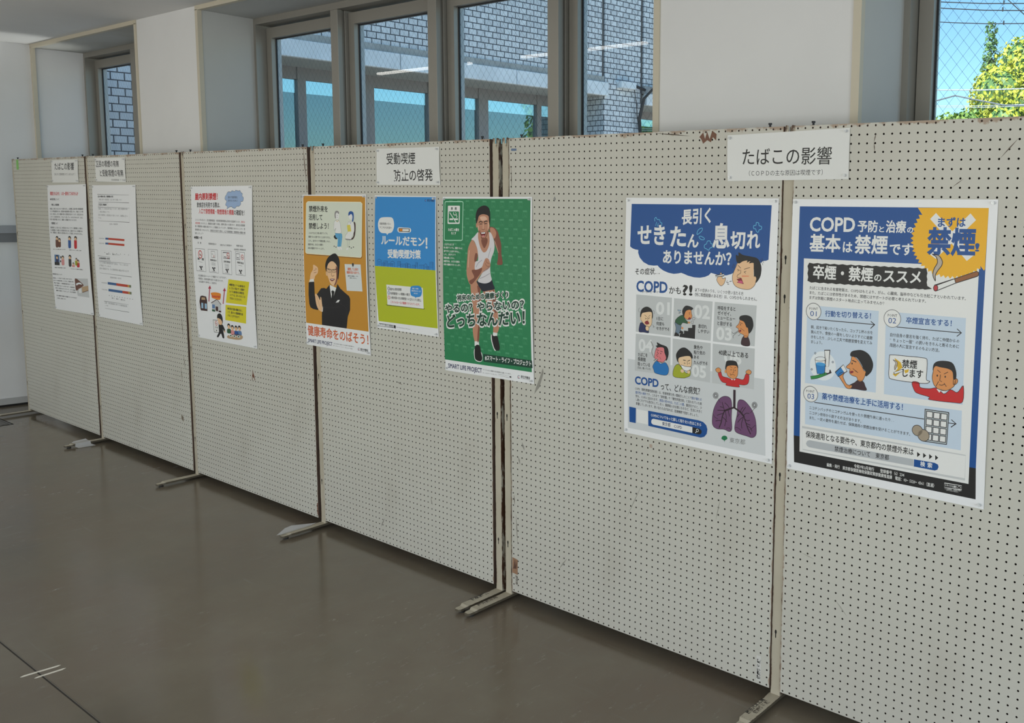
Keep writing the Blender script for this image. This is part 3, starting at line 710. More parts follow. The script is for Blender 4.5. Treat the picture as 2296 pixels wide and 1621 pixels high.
   ('T',[('２０２０年４月より、改正健康増進法・東京都受動喫煙防止条例が全面施行となり、','dark'),('屋内は','red')],1,'',[446,6402,5573,6399,103],0.01),
   ('T',[('原則禁煙','red'),('となりました。喫煙室を設置する場合、基準を満たす必要があり、飲食店は禁煙標','dark')],1,'',[430,6226,5560,6224,103],0.01),
   ('T','dark',1,'識・喫煙環境の標識を掲示することが義務になっています。受動喫煙にあわないことや、受',[414,6057,5566,6041,103],0.01),
   ('T','dark',1,'動喫煙を起こさないように、飲食店を利用する際は、入口で禁煙標識・喫煙環境の標識の確',[397,5873,5578,5855,103],0.01),
   ('T','dark',1,'認をしましょう！',[379,5678,1270,5688,103],0.01),
   ('L','dark',1,11,0,0,[2012,5849,5577,5835]),
   ('T','black',1,'◆標識の一例',[243,5426,1114,5428,141],0.03),
   ('T','dark',1,'禁\u3000煙',[631,5168,1018,5172,104],0.01),
   ('T','dark',1,'喫煙専用室あり',[1807,5163,2633,5166,98],0.01),
   ('T','dark',1,'加熱式たばこ専用室あり',[3021,5146,4222,5162,89],0.01),
   ('T','dark',1,'喫煙可能店',[4678,5170,5328,5175,95],0.01),
   ('T','dark',1,'（経過措置 小規模飲食店）',[4425,4977,5593,4996,88],0.01),
   ('T','black',1,'禁・煙',[554,4300,1236,4289,111],0.03),
   ('L','gray',1,15,0,0,[659,4203,1081,4192]),
   ('L','gray',1,15,0,0,[649,3756,1150,3748]),
   ('T','black',1,'喫煙専用室あり',[1938,4312,2597,4297,88],0.03),
   ('L','gray',1,15,0,0,[2039,4214,2446,4200]),
   ('L','gray',1,15,0,0,[2041,4159,2447,4145]),
   ('L','gray',1,15,0,0,[2043,4104,2449,4090]),
   ('L','gray',1,15,0,0,[2027,3761,2505,3753]),
   ('T','black',1,'加熱式喫煙室',[3337,4305,3992,4292,86],0.03),
   ('L','gray',1,14,0,0,[3436,4207,3839,4194]),
   ('L','gray',1,14,0,0,[3437,4152,3839,4139]),
   ('L','gray',1,14,0,0,[3438,4098,3839,4084]),
   ('L','gray',1,14,0,0,[3439,4043,3839,4028]),
   ('L','gray',1,14,0,0,[3416,3756,3886,3745]),
   ('T','black',1,'喫煙可能店',[4704,4316,5328,4297,92],0.03),
   ('L','gray',1,14,0,0,[4795,4220,5181,4204]),
   ('L','gray',1,14,0,0,[4763,3780,5223,3769]),
   ('T','dark',1,'・改正概要は区ホームページで確認することができます。',[491,3391,3545,3437,104],0.01),
   ('T','dark',1,'・喫煙室は、技術的基準を満たす必要があります。',[476,3227,3194,3250,104],0.01),
   ('T','dark',1,'・お店選びの参考にご活用を！',[461,3062,2492,3079,105],0.01),
   ('T','dark',2,'◆喫煙可能エリアへは20歳未満の方',[3795,3096,5371,3095,115],0.03),
   ('T','dark',2,'は、立ち入り禁止です。従業員で',[3781,2923,5317,2916,115],0.03),
   ('T','dark',2,'あっても20歳未満の方は喫煙可能',[3787,2738,5230,2734,115],0.03),
   ('T','dark',2,'エリアへは、立ち入らせることは',[3807,2560,5330,2552,116],0.03),
   ('T','dark',2,'できないことになります。',[3758,2378,4981,2370,115],0.03),
   ('T','dark',2,'◆利用者が店頭の標識を見るこ',[3462,1815,4965,1810,116],0.03),
   ('T','dark',2,'とで、望まない受動喫煙を避',[3468,1628,4991,1621,116],0.03),
   ('T','dark',2,'けることができます！',[3453,1446,4625,1440,117],0.03),
   ('T','red',3,'Restaurant',[1904,2356,2769,2391,133],0.03),
   ('T','black',2,'禁煙',[2022,690,2326,696,89],0.0),
  ],
 }),
 'P4': (-1.4100, 0.8922, [[37,7153],[5033,7203],[5093,26],[0,0]], {
  'colour_print': [
   ('P','ochre',1,[92,7106,4962,7122,5011,1104,44,1061]),
   ('P','orange_d',2,[519,6808,4669,6830,4796,6751,4719,4423,4630,4349,363,4337,252,4406,373,6724]),
   ('P','cream',3,[477,6852,4631,6871,4758,6792,4680,4464,4591,4390,319,4380,209,4449,330,6768]),
   ('P','card',4,[520,6824,4589,6844,4712,6779,4635,4480,4562,4419,356,4413,256,4470,381,6762]),
  ],
  'title_lettering': [
   ('T','black',5,'禁煙外来を',[562,6365,2098,6376,266],0.02),
   ('T','black',5,'活用して',[540,5976,1657,5989,261],0.02),
   ('T','black',5,'禁煙しよう！',[534,5561,2156,5599,269],0.02),
   ('T','orange_t',2,'健康寿命をのばそう！',[133,477,4961,483,456],0.02),
   ('T','navy',2,'SMART LIFE PROJECT',[125,140,2133,160,172],0.02),
  ],
  'body_lettering': [
   ('T','dark',5,'これまでたばこを吸い続けていても、',[521,5318,2089,5347,93],0.015),
   ('T','dark',5,'禁煙するのに遅すぎることはありません。',[499,5141,2296,5166,93],0.015),
   ('T','dark',5,'しかし、自分ひとりで禁煙は難しいもの。',[489,4958,2276,4984,94],0.015),
   ('T','dark',5,'禁煙外来は、あなたの禁煙と',[456,4781,1711,4808,93],0.015),
   ('T','dark',5,'未来の健康をサポートします。',[435,4610,1779,4628,93],0.015),
   ('T','orange_t',6,'禁煙して心身の',[3590,3770,4399,3798,123],0.03),
   ('T','orange_t',6,'健康を取り戻そう。',[3509,3625,4493,3643,114],0.03),
   ('T','dark',6,'禁煙外来の情報は、こちら',[3593,3498,4372,3523,48],0.03),
   ('T','dark',6,'ご覧ください。',[3708,3413,4266,3429,48],0.03),
   ('T','dark',2,'人生100年時代の健康づくりを応援する国民運動です',[2242,252,3851,266,54],0.0),
   ('T','dark',2,'詳しくはスマート・ライフ・プロジェクトで検索',[2209,152,3710,154,48],0.0),
   ('T','dark',2,'厚生労働省',[4324,158,4908,175,119],0.02),
   ('L','dark',2,6,0,0,[4323,136,4887,154]),
  ],
  'illustration_print': [
   ('B','black',5,[2552,5257,2664,5343,2814,5266,2821,5173,2684,5155]),
   ('B','white',6,[2620,5952,2852,6040,3050,5930,3116,5670,3128,5447,2664,5442,2737,5659,2601,5556,2562,5687]),
   ('L','gray',7,10,1,1,[2620,5952,2852,6040,3050,5930,3116,5670,3128,5447,2664,5442,2737,5659,2601,5556,2562,5687]),
   ('P','sky_blue',7,[2663,5432,3194,5426,3232,5280,3121,4832,2826,4804,2877,5169,2700,5262]),
   ('L','dark',8,10,0,0,[2978,5370,2974,4826]),
   ('B','white',6,[2703,6250,2800,6367,2968,6338,2982,6158,2869,6050,2741,6103]),
   ('B','gray2',7,[2663,6118,2638,6315,2718,6431,2888,6444,2992,6371,2955,6305,2828,6368,2728,6284,2742,6120]),
   ('L','gray',7,10,0,0,[2805,6236,2906,6228]),
   ('L','gray',7,10,0,0,[2817,6138,2890,6130]),
   ('B','white',7,[2809,4803,2951,4809,3047,4697,2916,4668]),
   ('B','white',7,[2996,4817,3109,4822,3205,4714,3114,4690]),
   ('L','gold',8,20,0,0,[2754,6005,2848,5958,2941,6009]),
   ('O','black',6,[2582,4827,40,27]),
   ('O','black',6,[2723,4793,40,27]),
   ('O','black',6,[3763,4848,39,26]),
   ('O','black',6,[3910,4802,39,26]),
   ('O','black',6,[4066,4847,38,26]),
   ('B','dbrown',5,[4115,5950,4242,5879,4212,5442,4083,5228,3927,5173,3896,5221,4089,5374]),
   ('B','white',6,[3673,5913,3898,5999,4113,5924,4155,5634,4093,5471,3861,5171,3473,5173,3481,5354,3656,5522]),
   ('L','gray',7,10,1,1,[3673,5913,3898,5999,4113,5924,4155,5634,4093,5471,3861,5171,3473,5173,3481,5354,3656,5522]),
   ('L','gray2',7,46,0,0,[3485,5184,3905,5173]),
   ('P','note_yellow',8,[3591,5813,3836,5846,3921,5546,3656,5522]),
   ('B','white',7,[3732,6239,3913,6339,4029,6245,3989,6082,3846,6079,3750,6142]),
   ('B','blue',8,[3721,6238,3728,6384,3891,6452,4080,6391,4115,6214,4073,6004,3980,6001,4017,6212,3912,6323]),
   ('L','gray',7,10,0,0,[3611,5162,3621,4770]),
   ('L','gray',7,10,0,0,[3777,5152,3708,4839]),
   ('B','white',7,[3508,4717,3595,4802,3689,4790,3618,4705]),
   ('L','blue',8,16,0,0,[3796,5948,3866,5901,3923,5958]),
   ('B','skin',5,[555,3183,619,3462,807,3656,851,3886,1119,3823,1233,3725,1198,3518,975,3360,894,3204]),
   ('L','skin_d',6,18,0,0,[869,3613,1071,3670]),
   ('L','skin_d',6,18,0,0,[878,3500,1089,3548]),
   ('L','skin_d',6,14,0,0,[987,3734,1144,3697]),
   ('P','white',6,[506,3167,847,3224,886,3053,464,3008]),
   ('P','suit',7,[416,3014,516,3057,880,3089,883,2403,1114,2548,1430,2815,1684,2851,1854,2817,2145,3034,2338,2868,2624,2762,2763,3110,2973,2911,3378,2717,3641,2603,3717,2477,3672,1965,3479,1661,3341,1092,1370,1076,1392,1481,1463,1935,1173,1848,1088,1758,688,1781,480,1843,392,1997,369,2458]),
   ('P','white',8,[2145,3025,2191,2408,2277,2270,2642,2808,2677,2913,2404,2971]),
   ('P','black',9,[2254,2736,2380,2790,2515,2728,2446,2561,2305,2214,2217,2311,2293,2595]),
   ('P','black',9,[2141,2944,2074,2850,2212,2207,2262,2278]),
   ('P','black',9,[2761,3075,2860,2925,2302,2146,2260,2233]),
   ('P','white',8,[2567,2225,2742,2359,2910,2381,2798,2256]),
   ('B','skin',8,[918,2470,1033,2514,1186,2388,1305,2242,1345,2400,1422,2351,1455,2080,1477,1899,1388,1710,1138,1804,975,2043]),
   ('L','skin_d',9,14,0,0,[1027,2413,1173,2150,1272,1929]),
   ('P','white',8,[1415,1931,1527,1958,1483,1717,1388,1710]),
   ('L','dark2',8,18,0,1,[1463,1935,2200,1958,2819,2052]),
   ('L','dark2',8,18,0,1,[2939,2196,3347,2050,3404,1654]),
   ('B','skin',8,[1932,3718,1991,3968,2347,4142,2702,4058,2840,3768,2807,3389,2687,3105,2452,2992,2195,3105,2052,3343,1938,3538]),
   ('B','skin_d',9,[2680,3915,2825,3767,2799,3388,2671,3104,2483,3003,2615,3199,2704,3472]),
   ('O','skin',8,[1930,3538,70,108]),
   ('B','black',10,[1911,3613,1832,3892,1988,4214,2323,4421,2648,4498,2869,4367,2980,4151,2948,3796,2842,3324,2778,3432,2810,3766,2700,4004,2401,4131,2110,4019,1967,3809]),
   ('L','black',10,18,1,1,[2009,3718,2319,3735,2299,3635,2142,3591,2020,3628]),
   ('L','black',10,18,0,0,[2084,3668,2255,3673]),
   ('L','black',10,18,1,1,[2381,3738,2688,3755,2668,3656,2513,3612,2392,3650]),
   ('L','black',10,18,0,0,[2455,3689,2624,3694]),
   ('L','black',10,27,0,0,[1966,3778,2319,3726]),
   ('L','black',10,27,0,0,[2411,3731,2750,3794]),
   ('L','skin_d',10,22,0,1,[2377,3653,2307,3484,2428,3446,2522,3488]),
   ('B','red_d',10,[2189,3298,2361,3326,2575,3321,2401,3212,2263,3221]),
   ('P','white',11,[2236,3291,2528,3309,2419,3267,2296,3264]),
   ('P','paper2',5,[3365,4048,4585,4093,4671,2887,3474,2843]),
   ('B','dark',6,[3929,4068,4005,4133,4076,4076,4042,3978,3983,3958]),
   ('L','navy',2,16,0,1,[4264,193,4234,174,4198,166,4164,172,4141,189,4133,215,4143,242,4168,265,4203,278,4238,278,4267,265]),
   ('O','red',2,[4198,216,24,24]),
  ],
 }),
 'P5': (-0.8464, 1.0258, [[39,5829],[4163,5816],[4186,2],[0,0]], {
  'colour_print': [
   ('P','azure',1,[51,5774,4121,5785,4111,2782,-18,2750]),
   ('P','lime',1,[-18,2750,1462,2758,4111,2782,4142,358,100,312]),
   ('P','lime_d',2,[662,1100,3340,1136,3316,1091,791,1050]),
   ('P','white',3,[767,1978,3252,1997,3272,1116,793,1095]),
  ],
  'illustration_print': [
   ('L','navy',2,11,0,1,[3523,5618,3503,5607,3480,5604,3457,5610,3442,5624,3437,5642,3443,5661,3459,5675,3482,5682,3505,5679,3524,5668]),
   ('O','red',2,[3480,5639,15,15]),
   ('B','white',2,[379,4826,584,4886,968,4903,1252,4880,1368,4708,1370,4476,1230,4268,991,4208,893,4135,819,4203,487,4216,298,4358,255,4622]),
   ('B','white',2,[1660,4473,2078,4484,2490,4467,2494,4307,2071,4265,1663,4287]),
   ('P','dark',3,[1706,4448,2444,4454,2439,4311,1711,4306]),
   ('P','white',4,[1965,4424,2397,4430,2394,4339,1962,4331]),
   ('P','orange',4,[1752,4423,1956,4423,1953,4334,1749,4333]),
   ('L','navy2',2,15,0,0,[154,2757,164,3005,313,3066,457,3020,447,2759]),
   ('L','navy2',2,12,0,0,[220,2948,396,2957]),
   ('L','navy2',2,12,0,0,[218,2889,394,2898]),
   ('L','navy2',2,12,0,0,[216,2829,392,2838]),
   ('L','navy2',2,15,0,0,[505,2759,511,2902,608,2907,704,2912,699,2761]),
   ('L','navy2',2,12,0,0,[547,2845,664,2851]),
   ('L','navy2',2,12,0,0,[545,2785,661,2791]),
   ('L','navy2',2,15,0,0,[626,2760,635,2992,756,2998,876,3004,867,2762]),
   ('L','navy2',2,12,0,0,[681,2935,826,2942]),
   ('L','navy2',2,12,0,0,[679,2876,824,2883]),
   ('L','navy2',2,12,0,0,[677,2816,821,2824]),
   ('L','navy2',2,15,0,0,[939,2762,944,2889,1087,2897,1230,2904,1225,2764]),
   ('L','navy2',2,12,0,0,[999,2833,1171,2842]),
   ('L','navy2',2,15,0,0,[1106,2763,1113,2964,1246,3023,1375,2977,1367,2765]),
   ('L','navy2',2,12,0,0,[1164,2908,1321,2916]),
   ('L','navy2',2,12,0,0,[1162,2849,1319,2857]),
   ('L','navy2',2,15,0,0,[1580,2766,1588,3024,1694,3029,1799,3035,1790,2768]),
   ('L','navy2',2,12,0,0,[1629,2968,1755,2974]),
   ('L','navy2',2,12,0,0,[1627,2909,1753,2916]),
   ('L','navy2',2,12,0,0,[1625,2851,1751,2857]),
   ('L','navy2',2,15,0,0,[1814,2768,1819,2923,1963,2930,2107,2938,2102,2770]),
   ('L','navy2',2,12,0,0,[1875,2867,2048,2876]),
   ('L','navy2',2,12,0,0,[1873,2809,2046,2818]),
   ('L','navy2',2,15,0,0,[2139,2770,2145,2982,2215,2986,2284,2989,2277,2771]),
   ('L','navy2',2,12,0,0,[2171,2925,2254,2930]),
   ('L','navy2',2,12,0,0,[2169,2867,2252,2872]),
   ('L','navy2',2,12,0,0,[2168,2809,2251,2814]),
   ('L','navy2',2,15,0,0,[2263,2771,2267,2910,2373,2968,2474,2921,2470,2772]),
   ('L','navy2',2,12,0,0,[2307,2854,2431,2861]),
   ('L','navy2',2,12,0,0,[2305,2796,2429,2803]),
   ('L','navy2',2,14,0,0,[2575,2773,2579,2911,2681,2917,2784,2922,2779,2774]),
   ('L','navy2',2,12,0,0,[2618,2856,2741,2862]),
   ('L','navy2',2,12,0,0,[2616,2798,2739,2805]),
   ('L','navy2',2,14,0,0,[2802,2774,2810,3042,2878,3045,2945,3049,2937,2775]),
   ('L','navy2',2,11,0,0,[2835,2986,2916,2990]),
   ('L','navy2',2,11,0,0,[2833,2928,2915,2932]),
   ('L','navy2',2,11,0,0,[2832,2871,2913,2875]),
   ('L','navy2',2,14,0,0,[3050,2776,3055,2942,3200,2950,3346,2957,3341,2778]),
   ('L','navy2',2,11,0,0,[3111,2888,3286,2897]),
   ('L','navy2',2,11,0,0,[3110,2831,3284,2840]),
   ('L','navy2',2,14,0,0,[3385,2778,3390,2972,3481,3028,3568,2981,3562,2779]),
   ('L','navy2',2,11,0,0,[3424,2917,3531,2923]),
   ('L','navy2',2,11,0,0,[3423,2860,3529,2866]),
   ('L','navy2',2,14,0,0,[3571,2779,3575,2916,3624,2918,3672,2921,3668,2780]),
   ('L','navy2',2,11,0,0,[3593,2860,3651,2863]),
   ('L','navy2',2,11,0,0,[3591,2803,3650,2806]),
   ('L','navy2',2,14,0,0,[3739,2781,3747,3101,3853,3106,3958,3111,3949,2782]),
   ('L','navy2',2,11,0,0,[3788,3046,3914,3053]),
   ('L','navy2',2,11,0,0,[3787,2990,3913,2996]),
   ('L','navy2',2,11,0,0,[3785,2933,3911,2940]),
   ('L','navy2',2,11,0,0,[3784,2876,3910,2883]),
   ('O','dark',4,[929,1811,82,82]),
   ('O','white',5,[929,1811,58,58]),
   ('L','dark',6,12,0,0,[881,1807,977,1808]),
   ('O','blue',4,[923,1626,81,81]),
   ('O','white',5,[923,1626,57,57]),
   ('L','blue',6,12,0,0,[874,1623,971,1623]),
   ('O','red',4,[915,1423,82,82]),
   ('O','white',5,[915,1423,58,58]),
   ('L','red',6,12,0,0,[867,1420,963,1421]),
   ('B','azure',4,[2459,1981,2644,2043,3007,2067,3167,1985,3188,1786,3084,1620,2812,1568,2747,1517,2712,1573,2471,1619,2417,1789]),
   ('L','dark',2,12,1,0,[116,210,1147,220,1143,112,111,88]),
   ('P','dark',2,[1166,227,1314,223,1309,92,1161,96]),
  ],
  'body_lettering': [
   ('T','navy',2,'厚生労働省',[3586,5596,4056,5590,95],0.02),
   ('T','dark',3,'受動喫煙のない',[369,4560,1156,4569,95],0.01),
   ('T','dark',3,'すこやかな社会へ',[363,4401,1244,4403,94],0.01),
   ('T','black',4,'屋内は原則禁煙',[1027,1740,1814,1771,107],0.015),
   ('T','black',4,'各喫煙室への標識の掲示',[1030,1556,2383,1589,108],0.015),
   ('T','black',4,'20歳未満の方は喫煙室への立ち入りは禁止',[1024,1378,3132,1402,107],0.015),
   ('T','red',4,'これらのルールが義務づけられています。',[1027,1182,3037,1210,107],0.015),
   ('T','white',5,'違反した場合、',[2557,1898,2993,1910,58],0.02),
   ('T','white',5,'罰則が科されることが',[2508,1796,3117,1809,58],0.02),
   ('T','white',5,'あります！',[2656,1696,2915,1697,58],0.02),
   ('T','dark',2,'なくそう！望まない受動喫煙',[172,124,1115,133,73],0.02),
   ('T','gray',2,'https://jyudokitsuen.mhlw.go.jp/',[1349,143,2320,134,42],0.0),
  ],
  'title_lettering': [
   ('T','white',2,'ルールだモン',[463,3707,3433,3732,379],0.03),
   ('T','white',2,'！',[3489,3672,3613,3671,452],0.03),
   ('T','white',2,'受動喫煙対策',[905,3147,3174,3215,348],0.03),
  ],
 }),
 'P6': (-0.3880, 0.8909, [[0,7152],[5129,7193],[5189,93],[10,0]], {
  'colour_print': [
   ('P','green',1,[24,7080,5045,7118,5083,541,-12,456]),
   ('G','green_l',2,[394,6760]),
   ('G','green_l',2,[894,6760]),
   ('G','green_l',2,[1394,6760]),
   ('G','green_l',2,[1894,6760]),
   ('G','green_l',2,[2394,6760]),
   ('G','green_l',2,[2894,6760]),
   ('G','green_l',2,[3394,6760]),
   ('G','green_l',2,[3894,6760]),
   ('G','green_l',2,[4394,6760]),
   ('G','green_l',2,[144,6415]),
   ('G','green_l',2,[644,6415]),
   ('G','green_l',2,[1144,6415]),
   ('G','green_l',2,[1644,6415]),
   ('G','green_l',2,[2144,6415]),
   ('G','green_l',2,[2644,6415]),
   ('G','green_l',2,[3144,6415]),
   ('G','green_l',2,[3644,6415]),
   ('G','green_l',2,[4144,6415]),
   ('G','green_l',2,[4644,6415]),
   ('G','green_l',2,[394,6070]),
   ('G','green_l',2,[894,6070]),
   ('G','green_l',2,[1394,6070]),
   ('G','green_l',2,[1894,6070]),
   ('G','green_l',2,[2394,6070]),
   ('G','green_l',2,[2894,6070]),
   ('G','green_l',2,[3394,6070]),
   ('G','green_l',2,[3894,6070]),
   ('G','green_l',2,[4394,6070]),
   ('G','green_l',2,[144,5725]),
   ('G','green_l',2,[644,5725]),
   ('G','green_l',2,[1144,5725]),
   ('G','green_l',2,[1644,5725]),
   ('G','green_l',2,[2144,5725]),
   ('G','green_l',2,[2644,5725]),
   ('G','green_l',2,[3144,5725]),
   ('G','green_l',2,[3644,5725]),
   ('G','green_l',2,[4144,5725]),
   ('G','green_l',2,[4644,5725]),
   ('G','green_l',2,[394,5380]),
   ('G','green_l',2,[894,5380]),
   ('G','green_l',2,[1394,5380]),
   ('G','green_l',2,[1894,5380]),
   ('G','green_l',2,[2394,5380]),
   ('G','green_l',2,[2894,5380]),
   ('G','green_l',2,[3394,5380]),
   ('G','green_l',2,[3894,5380]),
   ('G','green_l',2,[4394,5380]),
   ('G','green_l',2,[144,5035]),
   ('G','green_l',2,[644,5035]),
   ('G','green_l',2,[1144,5035]),
   ('G','green_l',2,[1644,5035]),
   ('G','green_l',2,[2144,5035]),
   ('G','green_l',2,[2644,5035]),
   ('G','green_l',2,[3144,5035]),
   ('G','green_l',2,[3644,5035]),
   ('G','green_l',2,[4144,5035]),
   ('G','green_l',2,[4644,5035]),
   ('G','green_l',2,[394,4690]),
   ('G','green_l',2,[894,4690]),
   ('G','green_l',2,[1394,4690]),
   ('G','green_l',2,[1894,4690]),
   ('G','green_l',2,[2394,4690]),
   ('G','green_l',2,[2894,4690]),
   ('G','green_l',2,[3394,4690]),
   ('G','green_l',2,[3894,4690]),
   ('G','green_l',2,[4394,4690]),
   ('G','green_l',2,[144,4345]),
   ('G','green_l',2,[644,4345]),
   ('G','green_l',2,[1144,4345]),
   ('G','green_l',2,[1644,4345]),
   ('G','green_l',2,[2144,4345]),
   ('G','green_l',2,[2644,4345]),
   ('G','green_l',2,[3144,4345]),
   ('G','green_l',2,[3644,4345]),
   ('G','green_l',2,[4144,4345]),
   ('G','green_l',2,[4644,4345]),
   ('G','green_l',2,[394,4000]),
   ('G','green_l',2,[894,4000]),
   ('G','green_l',2,[1394,4000]),
   ('G','green_l',2,[1894,4000]),
   ('G','green_l',2,[2394,4000]),
   ('G','green_l',2,[2894,4000]),
   ('G','green_l',2,[3394,4000]),
   ('G','green_l',2,[3894,4000]),
   ('G','green_l',2,[4394,4000]),
   ('G','green_l',2,[144,3655]),
   ('G','green_l',2,[644,3655]),
   ('G','green_l',2,[1144,3655]),
   ('G','green_l',2,[1644,3655]),
   ('G','green_l',2,[2144,3655]),
   ('G','green_l',2,[2644,3655]),
   ('G','green_l',2,[3144,3655]),
   ('G','green_l',2,[3644,3655]),
   ('G','green_l',2,[4144,3655]),
   ('G','green_l',2,[4644,3655]),
   ('G','green_l',2,[394,3310]),
   ('G','green_l',2,[894,3310]),
   ('G','green_l',2,[1394,3310]),
   ('G','green_l',2,[1894,3310]),
   ('G','green_l',2,[2394,3310]),
   ('G','green_l',2,[2894,3310]),
   ('G','green_l',2,[3394,3310]),
   ('G','green_l',2,[3894,3310]),
   ('G','green_l',2,[4394,3310]),
   ('G','green_l',2,[144,2965]),
   ('G','green_l',2,[644,2965]),
   ('G','green_l',2,[1144,2965]),
   ('G','green_l',2,[1644,2965]),
   ('G','green_l',2,[2144,2965]),
   ('G','green_l',2,[2644,2965]),
   ('G','green_l',2,[3144,2965]),
   ('G','green_l',2,[3644,2965]),
   ('G','green_l',2,[4144,2965]),
   ('G','green_l',2,[4644,2965]),
   ('G','green_l',2,[394,2620]),
   ('G','green_l',2,[894,2620]),
   ('G','green_l',2,[1394,2620]),
   ('G','green_l',2,[1894,2620]),
   ('G','green_l',2,[2394,2620]),
   ('G','green_l',2,[2894,2620]),
   ('G','green_l',2,[3394,2620]),
   ('G','green_l',2,[3894,2620]),
   ('G','green_l',2,[4394,2620]),
   ('G','green_l',2,[144,2275]),
   ('G','green_l',2,[644,2275]),
   ('G','green_l',2,[1144,2275]),
   ('G','green_l',2,[1644,2275]),
   ('G','green_l',2,[2144,2275]),
   ('G','green_l',2,[2644,2275]),
   ('G','green_l',2,[3144,2275]),
   ('G','green_l',2,[3644,2275]),
   ('G','green_l',2,[4144,2275]),
   ('G','green_l',2,[4644,2275]),
   ('G','green_l',2,[394,1930]),
   ('G','green_l',2,[894,1930]),
   ('G','green_l',2,[1394,1930]),
   ('G','green_l',2,[1894,1930]),
   ('G','green_l',2,[2394,1930]),
   ('G','green_l',2,[2894,1930]),
   ('G','green_l',2,[3394,1930]),
   ('G','green_l',2,[3894,1930]),
   ('G','green_l',2,[4394,1930]),
   ('G','green_l',2,[144,1585]),
   ('G','green_l',2,[644,1585]),
   ('G','green_l',2,[1144,1585]),
   ('G','green_l',2,[1644,1585]),
   ('G','green_l',2,[2144,1585]),
   ('G','green_l',2,[2644,1585]),
   ('G','green_l',2,[3144,1585]),
   ('G','green_l',2,[3644,1585]),
   ('G','green_l',2,[4144,1585]),
   ('G','green_l',2,[4644,1585]),
   ('G','green_l',2,[394,1240]),
   ('G','green_l',2,[894,1240]),
   ('G','green_l',2,[1394,1240]),
   ('G','green_l',2,[1894,1240]),
   ('G','green_l',2,[2394,1240]),
   ('G','green_l',2,[2894,1240]),
   ('G','green_l',2,[3394,1240]),
   ('G','green_l',2,[3894,1240]),
   ('G','green_l',2,[4394,1240]),
   ('G','green_l',2,[144,895]),
   ('G','green_l',2,[644,895]),
   ('G','green_l',2,[1144,895]),
   ('G','green_l',2,[1644,895]),
   ('G','green_l',2,[2144,895]),
   ('G','green_l',2,[2644,895]),
   ('G','green_l',2,[3144,895]),
   ('G','green_l',2,[3644,895]),
   ('G','green_l',2,[4144,895]),
   ('G','green_l',2,[4644,895]),
   ('P','green',3,[123,6918,129,6938,147,6954,173,6966,203,6970,1186,6981,1215,6977,1240,6967,1256,6951,1261,6932,1233,5470,1227,5450,1210,5433,1185,5421,1155,5416,166,5380,136,5383,111,5393,94,5409,88,5429]),
   ('P','green_d',3,[2355,952,5100,1000,5132,703,2372,634]),
  ],
  'illustration_print': [
   ('L','mint',4,33,1,0,[139,6908,145,6928,162,6944,188,6956,218,6960,1171,6971,1200,6967,1224,6957,1241,6940,1246,6921,1218,5479,1212,5460,1195,5442,1170,5431,1140,5426,182,5391,152,5394,127,5404,110,5420,104,5440]),
   ('P','white',4,[324,6762,328,6776,340,6788,358,6796,379,6799,1007,6808,1028,6805,1045,6798,1056,6787,1060,6773,1047,6117,1042,6103,1031,6091,1013,6083,992,6080,363,6064,342,6066,324,6073,313,6085,309,6098]),
   ('P','green',5,[377,6534,382,6548,394,6559,412,6567,433,6571,949,6580,969,6577,986,6570,998,6559,1002,6545,994,6171,990,6157,978,6146,960,6137,940,6134,423,6121,402,6124,384,6131,373,6142,369,6156]),
   ('L','white',6,36,0,0,[443,6515,839,6132]),
   ('L','white',6,66,0,0,[449,6255,625,6259]),
   ('L','white',6,66,0,0,[734,6261,919,6265]),
   ('L','white',6,28,0,1,[677,6529,668,6468,764,6424,823,6446,890,6371,851,6335]),
   ('L','white',6,20,0,1,[786,6531,843,6489,853,6426]),
   ('B','skin_b',4,[1702,3698,1990,3818,2212,3706,2291,3535,2258,3331,2356,2934,2291,2600,2200,2008,2108,1422,1881,1399,1776,1866,1827,2638,1752,3142]),
   ('B','skin_b',4,[2431,3481,2727,3614,3047,3624,3201,3249,3253,2755,3298,2360,3331,2114,3198,1871,2994,1851,2998,2108,3081,2341,2859,2648,2573,3102]),
   ('B','skin_d',5,[2100,3673,2269,3558,2243,3330,2340,2908,2269,2598,2125,2916,2132,3372]),
   ('B','skin_d',5,[3018,3584,3194,3249,3245,2755,3078,2691,2975,3133]),
   ('B','skin_d',5,[2110,2025,2192,2007,2108,1438,2033,1456]),
   ('P','white',5,[1866,1413,2115,1428,2135,1287,1863,1220]),
   ('P','white',5,[2973,1884,3220,1873,3189,1744,2942,1735]),
   ('B','white',5,[1849,1103,1817,764,1928,617,2192,606,2314,743,2244,1017]),
   ('B','black',6,[1877,1170,2023,1285,2180,1235,2236,991,2300,767,2208,639,1967,642,1848,767]),
   ('B','white',5,[2862,1793,2844,1564,2986,1212,3095,1161,2989,1478]),
   ('B','black',6,[2892,1796,3000,1736,3211,1752,3281,1558,3336,1313,3269,1185,3059,1202,2917,1495]),
   ('B','skin_d',4,[2797,5998,3068,5991,3256,5864,3374,5624,3471,5359,3488,4993,3561,4617,3372,4555,3247,4583,3293,4812,3282,5057,3120,5345,3065,5540,2866,5754]),
   ('B','skin_b',5,[2851,5975,3067,5957,3191,5789,3124,5591,3008,5587,2884,5755]),
   ('L','skin_l',5,20,0,1,[3115,5468,3220,5251,3317,5034]),
   ('B','skin_b',4,[2119,5755,2759,5825,2862,5434,2675,5055,2491,4998,2294,5139,2114,5431]),
   ('B','skin_d',5,[2352,5514,2646,5574,2698,5428,2530,5173,2385,5317]),
   ('B','navy_d',5,[2088,3859,2509,3785,2921,3946,3020,3783,3097,3600,2725,3514,2416,3455,2276,3559,2137,3701]),
